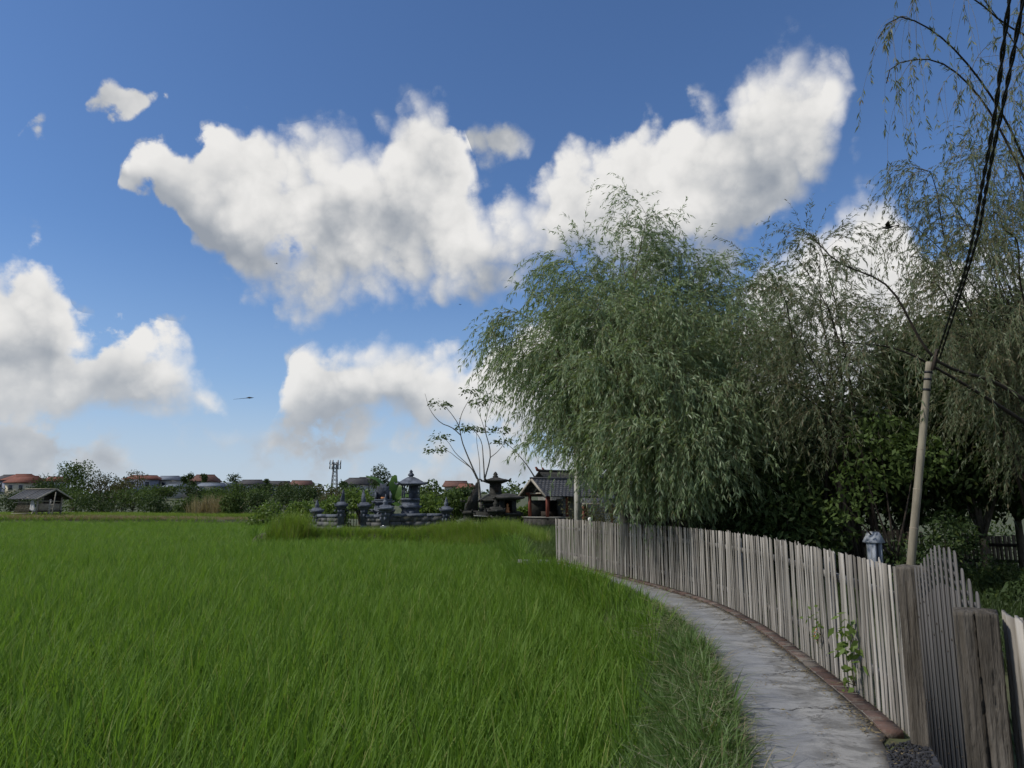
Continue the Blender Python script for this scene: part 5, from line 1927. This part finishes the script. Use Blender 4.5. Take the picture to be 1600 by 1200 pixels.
def mast():
    d = 420.0
    b, t = at(522, 770, d), at(522, 722, d)
    z0 = float(land(b[0], d))
    H = t[2] - z0
    root = empty('telecom_mast', 'grey lattice telecom mast on the horizon', 'mast', (b[0], d, z0))
    n = 9

    def w(z):
        return 1.9 - 1.1 * z / H
    cs = ((-1, -1), (1, -1), (1, 1), (-1, 1))
    for a, c in cs:
        MB().beam((a * w(0), c * w(0), 0), (a * w(H), c * w(H), H), 0.34).build('leg', M_METAL, root)
    for k in range(n):
        z0_, z1_ = H * k / n, H * (k + 1) / n
        mb = MB()
        for i in range(4):
            a, c = cs[i]
            a2, c2 = cs[(i + 1) % 4]
            mb.beam((a * w(z0_), c * w(z0_), z0_), (a2 * w(z1_), c2 * w(z1_), z1_), 0.2)
            mb.beam((a2 * w(z0_), c2 * w(z0_), z0_), (a * w(z1_), c * w(z1_), z1_), 0.2)
        mb.build('bracing', M_METAL, root)
    for z in (H * 0.80, H * 0.92):
        MB().lathe([(z, 2.6), (z + 0.25, 2.6)], sides=12, rot=0).build('platform', M_METAL, root)
        for k in range(6):
            a = k * math.pi / 3 + 0.3
            MB().box((math.cos(a) * 3.0, math.sin(a) * 3.0, z + 1.4), (0.7, 0.5, 2.6), a).build('antenna', M_METAL, root)


mast()


def hut():
    d = 74.0
    c = at(62, 806, d)
    root = empty('field_hut', 'grey thatch-roofed bamboo hut on stilts at the far left of the paddy', 'hut', (c[0], d, 0), R(-22))
    # local x along the ridge, y to the back; gable end at the right
    L, W, ze, zr = 2.9, 2.5, 2.15, 2.95
    for i, (x, y) in enumerate(((-L / 2, -W / 2), (L / 2 - 0.2, -W / 2), (-L / 2, W / 2), (L / 2 - 0.2, W / 2), (L / 2 + 0.9, -W / 2 + 0.5))):
        MB().tube([(x, y, -0.2), (x + 0.05, y, ze if i < 4 else 1.9)], 0.09, 7).build('post', M_BARGE, root)
    MB().box((0, 0, 0.72), (L + 0.2, W, 0.12)).build('floor', M_DARKWOOD, root)
    # leaning slatted screen on the front
    for k in range(12):
        x = -L / 2 + 0.05 + k * (L * 0.78 / 12)
        MB().beam((x - 0.25, -W / 2 - 0.35, 0.5), (x + 0.05, -W / 2 - 0.1, 1.55), L * 0.78 / 12 - 0.015, 0.03).build('screen_slat', M_STRAWM, root)
    MB().beam((-L / 2 - 0.6, -W / 2 - 0.16, 1.58), (L / 2 - 0.5, -W / 2 - 0.12, 1.66), 0.08).build('rail', M_BARGE, root)
    MB().beam((-L / 2 - 0.4, -W / 2 - 0.38, 0.5), (L / 2 - 0.6, -W / 2 - 0.35, 0.52), 0.08).build('rail', M_BARGE, root)
    MB().beam((-L / 2 + 1.5, -W / 2 - 0.3, 2.1), (L / 2 + 0.8, -W / 2 - 0.1, 2.0), 0.07).build('rail', M_BARGE, root)
    MB().beam((L / 2 - 0.9, -W / 2 - 0.2, -0.1), (L / 2 - 0.2, -W / 2 - 0.2, 1.0), 0.12).build('brace', M_BARGE, root)
    MB().beam((-0.6, -W / 2 - 0.2, 0.0), (0.1, -W / 2 - 0.2, 0.6), 0.09).build('brace', M_BARGE, root)
    MB().box((L / 2 - 0.2, 0, 1.1), (0.08, W - 0.3, 0.75)).build('side_panel', M_STRAWM, root)
    MB().beam((L / 2 - 0.15, -W / 2, 1.75), (L / 2 - 0.15, W / 2, 1.7), 0.09).build('rail', M_BARGE, root)
    MB().box((0, W / 2 - 0.1, 1.5), (L - 0.4, 0.06, 1.5)).build('back_wall', M_DARKWOOD, root)
    half = W / 2 + 0.6
    ez = ze - 0.2
    for s in (-1, 1):
        n = 9
        for k in range(n):
            x0 = -L / 2 - 0.9 + (L + 1.5) * k / n
            mb = MB()
            mb.prism([(0, zr), (s * half, ez), (s * half, ez - 0.07), (0, zr - 0.08)], (x0, 0, random.uniform(0, .03)), (0, 1, 0), (0, 0, 1), ((L + 1.5) / n - 0.02, 0, 0))
            mb.build('roof_panel', M_ROOFGREY, root)
        MB().beam((L / 2 + 0.62, 0, zr - 0.02), (L / 2 + 0.62, s * half, ez - 0.02), 0.06, 0.14).build('barge_board', M_BARGE, root)
    MB().box((-0.15, 0, zr + 0.02), (L + 1.6, 0.3, 0.07)).build('ridge_cap', M_BARGE, root)
    # cloth hung over the front rail
    q = root.matrix_world @ Vector((0, 0, 0))
    a = R(-22)

    def wl(x, y, z):
        return (c[0] + x * math.cos(a) - y * math.sin(a), d + x * math.sin(a) + y * math.cos(a), z)
    cl = MB()
    n = 9
    for i in range(n):
        for j in range(6):
            t, s = i / (n - 1), j / 5
            w_ = 0.25 + 0.55 * t
            cl.v.append((s * w_ - 0.1 * t, -0.06 * math.sin(s * 9 + t * 3) - 0.05 * t, 1.0 - t * 1.05 - 0.1 * s * t))
    for i in range(n - 1):
        for j in range(5):
            k = i * 6 + j
            cl.q.append((k, k + 1, k + 7, k + 6))
    me = cl.mesh('hanging_cloth', M_CLOTH, True)
    o = obj('hanging_cloth', me, None, wl(L / 2 - 0.75, -W / 2 - 0.2, 0.85), (0, 0, a))
    o.modifiers.new('thick', 'SOLIDIFY').thickness = 0.02
    tag(o, 'pale cloth hanging at the corner of the field hut', 'cloth')
    # ladder-like drying rack at the right
    p = wl(L / 2 + 1.5, -W / 2 + 0.2, 0)
    rk = empty('bamboo_rack', 'thin leaning bamboo rack at the right end of the hut', 'rack', p, a)
    MB().tube([(0.25, 0, -0.1), (0.55, 0, 2.6)], 0.05, 6).build('upright', M_BARGE, rk)
    MB().tube([(-0.75, 0.2, -0.1), (-0.3, 0.2, 1.7)], 0.05, 6).build('upright', M_BARGE, rk)
    for z in (0.5, 0.9, 1.3):
        MB().tube([(-0.7 + z * 0.25, 0.2, z), (0.3 + z * 0.1, 0, z + 0.15)], 0.03, 5).build('rung', M_BARGE, rk)


hut()


# ================================================================== back of the garden
def back_fence(p0, p1, label, seed, h=1.15):
    r = random.Random(seed)
    p0, p1 = np.array(p0), np.array(p1)
    L = np.linalg.norm(p1 - p0)
    root = empty('brown_fence', label, 'fence', (p0[0], p0[1], 0), math.atan2(p1[1] - p0[1], p1[0] - p0[0]), 'brown fences at the back of the garden')
    me = [MB().box((0, 0, h / 2), (w, 0.02, h)).mesh('picket', M_BROWNPICK) for w in (0.055, 0.065, 0.05)]
    x = 0
    while x < L:
        obj('picket', r.choice(me), root, (x, r.gauss(0, .006), r.uniform(-.03, .02)), (0, r.gauss(0, .015), 0))
        x += 0.08
    for z in (h * 0.32, h * 0.74):
        MB().box((L / 2, -0.03, z), (L, 0.035, 0.07)).build('rail', M_DARKWOOD, root)
    for k in range(int(L / 1.9) + 1):
        MB().box((min(k * 1.9, L), -0.06, h * 0.5), (0.1, 0.1, h * 1.06)).build('post', M_DARKWOOD, root)


back_fence(at(1490, 800, 17.2)[:2], at(1690, 800, 16.2)[:2], 'brown picket fence with dark rail at the right edge', 61, 0.86)
back_fence(at(1270, 800, 15.5)[:2], at(1440, 800, 14.2)[:2], 'dim brown picket fence behind the small spirit house', 62, 1.05)


def spirit_house():
    c = at(1364, 830, 11.6)
    root = empty('spirit_house', 'small grey stone spirit house with gabled roof above the pickets', 'spirit house', (c[0], c[1], 0), R(20))
    root.scale = (0.6, 0.6, 0.88)
    m = M_PALEST
    MB().lathe([(0, 0.09), (0.62, 0.08), (0.64, 0.13), (0.68, 0.13)]).build('pedestal', M_DARKWOOD, root)
    MB().box((0, 0.06, 0.92), (0.26, 0.14, 0.48)).build('back', m, root)
    for s in (-1, 1):
        MB().box((s * 0.105, -0.075, 0.90), (0.05, 0.128, 0.44)).build('jamb', m, root)
    MB().box((0, -0.075, 0.72), (0.158, 0.128, 0.07)).build('sill', m, root)
    MB().prism([(-0.2, 1.12), (0, 1.30), (0.2, 1.12), (0.17, 1.10), (-0.17, 1.10)], (0, -0.19, 0), (1, 0, 0), (0, 0, 1), (0, 0.38, 0)).build('roof', m, root)


spirit_house()


# ================================================================== trees and bushes of the far field
def far_bush(px_, base_y, top_y, wpx, d, m, label, seed, n=1800, leaf=0.24, name='bush', cat='bush', trunk=0.12, z0=0.0, k=7, group='bushes along the far edge of the field'):
    r = np.random.default_rng(seed)
    p = at(px_, base_y, d)
    zg = float(land(p[0], d))
    H = at(px_, top_y, d)[2] - zg
    w = wpx * d / F_PX
    broad(name, label, (p[0], d, zg), crown(w, H * (1 - z0), H * z0, r, k, 0.75), seed, m, n, leaf, M_BARK, trunk, cat, group, wide=0.6)


def far_growth():
    G2 = 'trees standing among the far houses'
    L = [  # px, base, top, width, distance, material, label
        (118, 805, 724, 66, 90, M_LEAFMID, 'umbrella-shaped tree, tallest of those right of the hut', dict(name='far_tree', cat='tree', z0=0.35, n=3000)),
        (60, 805, 743, 70, 96, M_LEAFDK, 'dark tree rising behind the hut roof', dict(name='far_tree', cat='tree', n=2400)),
        (12, 805, 764, 70, 90, M_LEAFDK, 'dark bush at the left edge beside the hut', {}),
        (-60, 805, 760, 110, 92, M_LEAFDK, 'dark bush cut off by the left edge of the view', {}),
        (160, 806, 738, 66, 94, M_LEAFBR, 'brown-tinged tree right of the umbrella-shaped tree', dict(name='far_tree', cat='tree', n=2600)),
        (190, 806, 735, 50, 93, M_LEAFBR, 'brownish tree with a ragged top beside the long red roof', dict(name='far_tree', cat='tree', n=2400)),
        (105, 808, 762, 70, 86, M_LEAFMID, 'mid green bush just right of the hut', {}),
        (150, 809, 768, 76, 84, M_LEAFDK, 'dark bush below the umbrella-shaped tree', {}),
        (205, 809, 764, 74, 85, M_LEAFMID, 'bush below the ragged brownish tree', {}),
        (250, 810, 776, 70, 82, M_LEAFDK, 'low dark bush with pale stems before it', {}),
        (295, 810, 776, 62, 80, M_LEAFMID, 'grey-green bush left of the dry reeds', {}),
        (368, 811, 766, 46, 76, M_LEAFMID, 'round green bush right of the dry reeds', dict(n=2400)),
        (330, 800, 764, 70, 100, M_LEAFMID, 'bush behind the dry reeds below the silver roofs', {}),
        (410, 806, 770, 60, 84, M_LEAFDK, 'dark bush right of the round green bush', {}),
        (445, 806, 762, 60, 90, M_LEAFDK, 'dark bush under the dark low roof', {}),
        (478, 803, 758, 52, 88, M_LEAFDK, 'rounded dark bush left of the telecom mast', {}),
        (515, 803, 762, 60, 84, M_LEAFBR, 'brown-green bush under the telecom mast', {}),
        (420, 812, 785, 56, 62, M_LEAFLT, 'low yellow-green bush at the middle edge of the paddy', {}),
        (470, 814, 784, 60, 52, M_LEAFLT, 'light green bush left of the temple post', {}),
        (520, 808, 770, 60, 50, M_LEAFLT, 'light green bush behind the low wall left of the split gate', {}),
        (562, 806, 762, 50, 54, M_LEAFLT, 'light green bush seen through the split gate', {}),
        (664, 806, 775, 60, 46, M_LEAFLT, 'light green bush behind the long temple wall', {}),
        (598, 790, 723, 38, 92, M_LEAFDK, 'round-headed dark tree above the throne shrine', dict(name='far_tree', cat='tree', z0=0.35, n=2200)),
        (676, 805, 745, 52, 52, M_LEAFMID, 'leafy tree between roofed shrine and spire', dict(name='far_tree', cat='tree', n=2600, leaf=0.2)),
        (708, 806, 768, 50, 50, M_LEAFMID, 'bush left of the stepped dark spire', {}),
        (732, 800, 758, 40, 60, M_LEAFDK, 'dark tree behind the stepped dark spire', {}),
        (782, 800, 752, 60, 58, M_LEAFMID, 'tree behind the niche shrine', {}),
        (815, 808, 785, 36, 48, M_LEAFLT, 'light green shrub seen between dark shrines and pavilion', {}),
        (880, 808, 780, 60, 52, M_LEAFLT, 'yellow-green shrub seen under the pavilion roof', {}),
        (300, 770, 737, 18, 185, M_LEAFDK, 'round far tree left of the brown roofed white house', dict(group=G2, leaf=0.4, name='far_tree', cat='tree', n=900)),
        (285, 770, 738, 16, 185, M_LEAFDK, 'small far tree above the white house', dict(group=G2, leaf=0.4, name='far_tree', cat='tree', n=800)),
        (318, 770, 736, 14, 182, M_LEAFDK, 'pointed far tree over the brown roof', dict(group=G2, leaf=0.4, name='far_tree', cat='tree', n=800)),
        (366, 775, 741, 26, 176, M_LEAFDK, 'spreading far tree right of the silver roofs', dict(group=G2, leaf=0.4, name='far_tree', cat='tree', n=900)),
        (255, 775, 755, 34, 150, M_LEAFMID, 'low tree below the white house', dict(group=G2, leaf=0.4, name='far_tree', cat='tree', n=1000)),
        (345, 778, 758, 60, 145, M_LEAFMID, 'row of low foliage before the silver roofs', dict(group=G2, leaf=0.4, n=1200)),
        (417, 775, 745, 10, 170, M_LEAFDK, 'narrow dark conifer between grey and dark roofs', dict(group=G2, leaf=0.35, name='far_tree', cat='tree', n=600)),
        (445, 776, 748, 24, 172, M_LEAFBR, 'thin brown far tree over the dark low roof', dict(group=G2, leaf=0.4, name='far_tree', cat='tree', n=700)),
        (497, 776, 752, 40, 165, M_LEAFBR, 'low brown trees at the foot of the telecom mast', dict(group=G2, leaf=0.4, name='far_tree', cat='tree', n=900)),
        (538, 776, 750, 16, 160, M_LEAFDK, 'small dark tree right of the telecom mast', dict(group=G2, leaf=0.4, name='far_tree', cat='tree', n=600)),
        (640, 790, 756, 60, 110, M_LEAFDK, 'dark trees behind the roofed shrine', dict(group=G2, leaf=0.35, name='far_tree', cat='tree', n=1200)),
        (722, 780, 750, 22, 150, M_LEAFDK, 'rounded dark tree over the low red roof', dict(group=G2, leaf=0.35, name='far_tree', cat='tree', n=700)),
        (390, 782, 765, 90, 130, M_LEAFMID, 'long low hedge before the grey roofs', dict(group=G2, leaf=0.35, n=1500)),
        (75, 785, 757, 50, 150, M_LEAFDK, 'dark tree between hut roof and cream house', dict(group=G2, leaf=0.4, name='far_tree', cat='tree', n=1300)),
        (228, 785, 759, 60, 148, M_LEAFMID, 'tree before the wall of the long red roofed house', dict(group=G2, leaf=0.4, name='far_tree', cat='tree', n=1400)),
        (300, 785, 757, 46, 150, M_LEAFDK, 'dark tree before the low silver-blue roof', dict(group=G2, leaf=0.4, name='far_tree', cat='tree', n=1300)),
        (375, 785, 756, 44, 150, M_LEAFMID, 'green tree below the spreading far tree', dict(group=G2, leaf=0.4, name='far_tree', cat='tree', n=1300)),
        (412, 785, 757, 40, 148, M_LEAFDK, 'dark tree before the grey roofed house', dict(group=G2, leaf=0.4, name='far_tree', cat='tree', n=1200)),
        (455, 785, 757, 50, 148, M_LEAFDK, 'dark tree before the brown roofed house', dict(group=G2, leaf=0.4, name='far_tree', cat='tree', n=1300)),
        (555, 785, 757, 50, 140, M_LEAFDK, 'dark tree before the gabled houses', dict(group=G2, leaf=0.4, name='far_tree', cat='tree', n=1300)),
        (715, 788, 762, 50, 110, M_LEAFMID, 'green tree before the cream house', dict(group=G2, leaf=0.35, name='far_tree', cat='tree', n=1200)),
        (900, 800, 770, 80, 66, M_LEAFDK, 'dark tree behind the pavilion and concrete pole', dict(name='far_tree', cat='tree', n=1800)),
    ]
    for i, (x, by, ty, w, d, m, lab, kw) in enumerate(L):
        far_bush(x, by, ty, w, d, m, lab, 700 + i, **kw)
    # far green slope of treetops up to the horizon, too far to tell apart
    r = np.random.default_rng(91)
    n = 9000
    x = r.uniform(-330, 330, n)
    y = r.uniform(230, 330, n)
    z = land(x, y) + r.uniform(0, 1, n) * (2.8 + 1.6 * np.sin(x * 0.05) + 1.2 * np.sin(x * 0.17))
    A = unit(r.normal(0, 1, (n, 3)))
    s = r.uniform(0.8, 1.8, n)
    V, Q = leaves(np.stack([x, y, z], -1), A, s, s * 0.7, r)
    o = obj('far_wood', mesh_np('far_wood', V, Q, None, M_LEAFDK))
    tag(o, 'dark line of distant woods behind the houses', kind='stuff')
    # dry reeds
    pr = [tuft('reed_%d' % i, 600 + i, 26, 2.3, 0.05, 0.35, 0.16, 0.35, M_STRAW, 6) for i in range(4)]
    n = 60
    p = at(335, 808, 77)
    x = r.normal(p[0], 1.1, n)
    y = r.normal(77, 0.6, n)
    s = r.uniform(0.6, 1.1, n)
    scatter('dry_reeds', 'stand of dry brown reeds before the far bushes', np.c_[x, y, land(x, y)], pr, rnd_rot(r, n, 0.1), np.stack([s, s, s], -1), r.integers(0, 4, n), M_STRAW)


far_growth()


def bare_tree():
    d = 43.0
    b = at(752, 800, d)
    b[2] = 0
    root = empty('bare_tree', 'nearly bare pale tree with leaf tufts behind the dark shrines', 'tree', tuple(b))
    r = np.random.default_rng(55)
    ends = []

    def go(name, pts, r0, r1, tip=True):
        P = [np.array(at(x, y, d + k)) - b for x, y, k in pts]
        limb(root, name, P, r0 * 0.62, r1 * 0.7, M_PALEBARK, 12, 6)
        if tip:
            ends.append(P[-1])
    go('trunk', [(752, 806, 0), (750, 775, 0), (747, 748, 0)], 0.16, 0.12, False)
    go('branch', [(747, 750, 0), (736, 725, 0), (722, 690, -.3), (717, 665, -.5), (700, 640, -.8), (688, 632, -1)], 0.10, 0.02)
    go('branch', [(720, 680, -.4), (706, 668, -.6), (688, 660, -.8), (672, 640, -1), (664, 615, -1)], 0.06, 0.015, False)
    go('branch', [(717, 665, -.5), (722, 645, -.3), (735, 620, 0), (736, 612, 0)], 0.05, 0.015)
    go('branch', [(745, 748, 0), (735, 730, 0), (712, 708, -.5), (700, 690, -.8), (690, 684, -.9)], 0.06, 0.015)
    go('branch', [(735, 730, 0), (715, 716, .4), (700, 705, .5), (682, 703, .6)], 0.05, 0.015)
    go('branch', [(757, 748, 0), (755, 715, 0), (752, 690, .2), (740, 672, .4), (728, 668, .5)], 0.08, 0.02)
    go('branch', [(757, 750, 0), (766, 715, .2), (764, 695, .3), (758, 670, .4), (762, 645, .5), (770, 622, .5)], 0.08, 0.02)
    go('branch', [(764, 695, .3), (752, 655, -.3), (745, 640, -.4), (752, 628, -.4)], 0.04, 0.015)
    go('branch', [(750, 750, 0), (749, 720, .5), (745, 690, .6), (745, 670, .6)], 0.05, 0.015)
    go('branch', [(766, 715, .2), (778, 705, .3), (788, 690, .4), (782, 672, .4)], 0.04, 0.015)
    go('branch', [(835, 745, .6), (822, 725, .6), (800, 700, .5), (785, 690, .5)], 0.08, 0.015)
    P, A = [], []
    for e in ends:
        for _ in range(80):
            a = r.uniform(0, 6.28)
            q = r.uniform(0.05, 0.6)
            P.append(e + np.array([math.cos(a) * q * 1.1, math.sin(a) * q, r.normal(0.02, 0.12)]))
            A.append((math.cos(a), math.sin(a), r.normal(-0.3, 0.35)))
    P, A = np.array(P), unit(np.array(A))
    V, Q = leaves(P, A, 0.24 * r.uniform(.6, 1.2, len(P)), 0.10, r)
    tag(obj('crown', mesh_np('crown', V, Q, None, M_LEAFMID), root), kind='stuff')


bare_tree()


def banana():
    d = 43.5
    b = at(612, 800, d)
    root = empty('banana_plant', 'banana plant with long torn leaves between the two stone shrines', 'plant', (b[0], b[1], 0))
    MB().tube([(0, 0, 0), (0.05, 0, 0.8), (0.0, 0, 1.5)], [0.16, 0.13, 0.08], 9).build('stem', M_LEAFLT, root, smooth=True)
    for px_, py_, k in ((572, 743, 0), (618, 742, .4), (590, 758, -.4), (652, 775, -.3), (640, 750, .6), (625, 790, -.6), (606, 765, -.6)):
        T_ = at(px_, py_, d + k) - np.array([b[0], b[1], 0])
        C = catmull([(0, 0, 1.4), (T_[0] * .45, T_[1] * .5, 1.4 + (T_[2] - 1.4) * .7 + .25), tuple(T_)], 12)
        mb = MB()
        D = unit(np.gradient(C, axis=0))
        S = unit(np.cross(D, np.array([0.2, -0.3, 1.0])))
        for i in range(12):
            w = 0.30 * math.sin(math.pi * min(1, (i + 0.6) / 12.2)) ** 0.6
            mb.v += [tuple(C[i] - S[i] * w + [0, 0, -w * .35]), tuple(C[i]), tuple(C[i] + S[i] * w + [0, 0, -w * .35])]
        for i in range(11):
            a = i * 3
            mb.q += [(a, a + 1, a + 4, a + 3), (a + 1, a + 2, a + 5, a + 4)]
        mb.build('leaf', M_BANANA, root)


banana()


# ================================================================== small things
def fence_plant(px_, py_, s, n, label, seed, berries=0):
    r = np.random.default_rng(seed)
    t0 = at(px_, py_, 1.0) - np.array([0, 0, EYE])
    # meet the fence line
    best = min(FENCE, key=lambda q: abs(q[0] / q[1] - t0[0] / t0[1]))
    c = at(px_, py_, best[1] - 0.03)
    c[0] -= 0.03
    root = empty('creeper', label, 'plant', (c[0], c[1], c[2]), group='creepers poking through the pickets')
    P = r.normal(0, 1, (n, 3)) * np.array([0.05, 0.09, 0.12]) * s
    P[:, 0] = -np.abs(P[:, 0])
    for k in range(4):
        e = P[k * 3]
        MB().tube([(0.02, 0, -0.06 * s), tuple(e * 0.5), tuple(e)], [0.004, 0.003, 0.0015], 5).build('stem', M_TWIG, root)
    A = unit(r.normal(0, 1, (n, 3)) + np.array([-0.6, 0, -0.1]))
    V, Q = leaves(P, A, 0.075 * s * r.uniform(.6, 1.2, n), 0.04 * s, r)
    tag(obj('foliage', mesh_np('foliage', V, Q, None, M_LEAFLT), root), kind='stuff')
    for k in range(berries):
        q = r.normal(0, .05, 3)
        MB().lathe([(-.008, .002), (-.004, .007), (.004, .007), (.008, .002)], sides=8, rot=0).build('berry', M_TERRA, root, (-0.05, q[1], q[2]), smooth=True)


fence_plant(1338, 1000, 1.15, 60, 'leafy green creeper growing through the pickets near the gate', 1)
fence_plant(1284, 985, 0.75, 26, 'small creeper with orange berries on the pickets', 2, 4)
fence_plant(1338, 1062, 0.8, 14, 'low dark-leaved shoot at the foot of the pickets', 3)

def litter():
    r = np.random.default_rng(8)
    pr = []
    for i in range(4):
        V, Q = leaves(r.normal(0, 0.05, (9, 3)) * np.array([1, 1, 0.02]), unit(r.normal(0, 1, (9, 3)) * np.array([1, 1, 0.12])), 0.035 * r.uniform(.4, 1.4, 9), 0.010, r)
        V[:, 2] = np.abs(V[:, 2]) * 0.5 + 0.002
        pr.append(bpy.data.objects.new('bit_%d' % i, mesh_np('bit_%d' % i, V, Q, None, M_LITTER)))
    n = 420
    y = r.uniform(4.6, 18, n)
    xr = nearest_x(FENCE, y)
    k = r.uniform(0, 1, n)
    x = np.where(k < 0.72, xr - 0.16 - np.abs(r.normal(0, 0.10, n)), xr - r.uniform(0.1, 1.0, n))
    scatter('leaf_litter', 'small brown bits of leaf litter along the bricks', np.c_[x, y, np.full(n, 0.036)], pr, np.stack([np.zeros(n), np.zeros(n), r.uniform(0, 6.28, n)], -1),
            np.ones((n, 3)) * r.uniform(0.6, 1.3, (n, 1)), r.integers(0, 4, n), M_LITTER)


M_LITTER = leaf_mat('brown_leaf_bit', (0.16, 0.115, 0.065), (0.25, 0.20, 0.10), 0.1)
litter()
me_leaf = []
for i in range(3):
    r_ = np.random.default_rng(i)
    V, Q = leaves(np.zeros((1, 3)), np.array([[1.0, 0, 0.02]]), 0.05, 0.024, r_)
    V[1] += [0, 0, 0.008]
    V[3] += [0, 0, 0.006]
    V[:, 2] += 0.004
    V[1] = [0.02, 0.012, 0.010]
    V[3] = [0.02, -0.012, 0.008]
    me_leaf.append(mesh_np('fallen_leaf', V, Q, None, M_FALLEN))
wh = ['by the brick edging', 'near the gravel', 'in the middle of the path', 'at the left edge of the path', 'under the leafy creeper']
for i, (x, y, where) in enumerate(((1265, 1046, 'nearest the bricks below the berries'), (1328, 1112, 'near the gravel by the gate post'), (1228, 1110, 'palest, in the middle of the path'),
                                   (1160, 1133, 'among the cut grass at the left path edge'), (1205, 1018, 'farthest up the path near the bricks'), (1180, 1180, 'lowest, at the bottom of the path'))):
    d_ = ray(x, y)
    t = (0.04 - EYE) / d_[2]
    o = obj('fallen_leaf', me_leaf[i % 3], None, (d_[0] * t, d_[1] * t, 0.040), (0, 0, i * 1.3))
    tag(o, 'yellow fallen leaf ' + where, 'leaf', 'fallen leaves on the path')


def bird(c, span, label, rz, flap=0.25, wing=True):
    root = empty('bird', label, 'bird', tuple(c), rz, 'birds in the sky' if wing else None)
    L = span * 0.55
    MB().tube([(-L * .5, 0, 0), (-L * .25, 0, -.02 * L), (L * .1, 0, -.03 * L), (L * .38, 0, 0.02 * L), (L * .5, 0, 0.02 * L), (L * .6, 0, 0)],
              [L * .03, L * .11, L * .16, L * .1, L * .09, L * .01], 8).build('body', M_DARKBIRD, root, smooth=True)
    MB().prism([(-L * .45, -L * .05), (-L * .95, -L * .16), (-L * .95, L * .16), (-L * .45, L * .05)], (0, 0, 0), (1, 0, 0), (0, 1, 0), (0, 0, L * .03)).build('tail', M_DARKBIRD, root)
    for s in (-1, 1):
        MB().prism([(L * .25, 0), (L * .2, s * span * .25), (-L * .1, s * span * .5), (-L * .15, s * span * .25), (-L * .2, 0)], (0, 0, L * .05), (1, 0, 0), Vector((0, 1, s * flap)), (0, 0, L * .03)).build('wing', M_DARKBIRD, root)


bird(at(432, 412, 60), 0.34, 'tiny dark bird gliding before the middle cloud', 0.5)
bird(at(719, 476, 60), 0.32, 'tiny dark bird flying left of the big willow', 2.0)
bird(at(1388, 355, 8.8), 0.24, 'dark bird with spread wings on a thin willow branch', 2.6, 0.35)

# long-tailed kite
c = at(384, 622, 120)
k_ = empty('kite', 'dark long-tailed kite hanging in the sky above the left houses', 'kite', tuple(c), 0)
k_.scale = (1.1, 0.7, 0.62)
MB().prism([(-0.1, 0), (0.5, 0.35), (1.3, 0.1), (0.6, -0.12)], (0, 0, 0), (1, 0, 0), (0, 0, 1), (0, 0.06, 0)).build('sail', M_DARKBIRD, k_)
MB().prism([(0.2, 0.08), (-0.5, -0.05), (-1.9, -0.3), (-1.95, -0.36), (-0.5, -0.15), (0.2, -0.04)], (0, 0.02, 0), (1, 0, 0), (0, 0, 1), (0, 0.04, 0)).build('tail', M_DARKBIRD, k_)
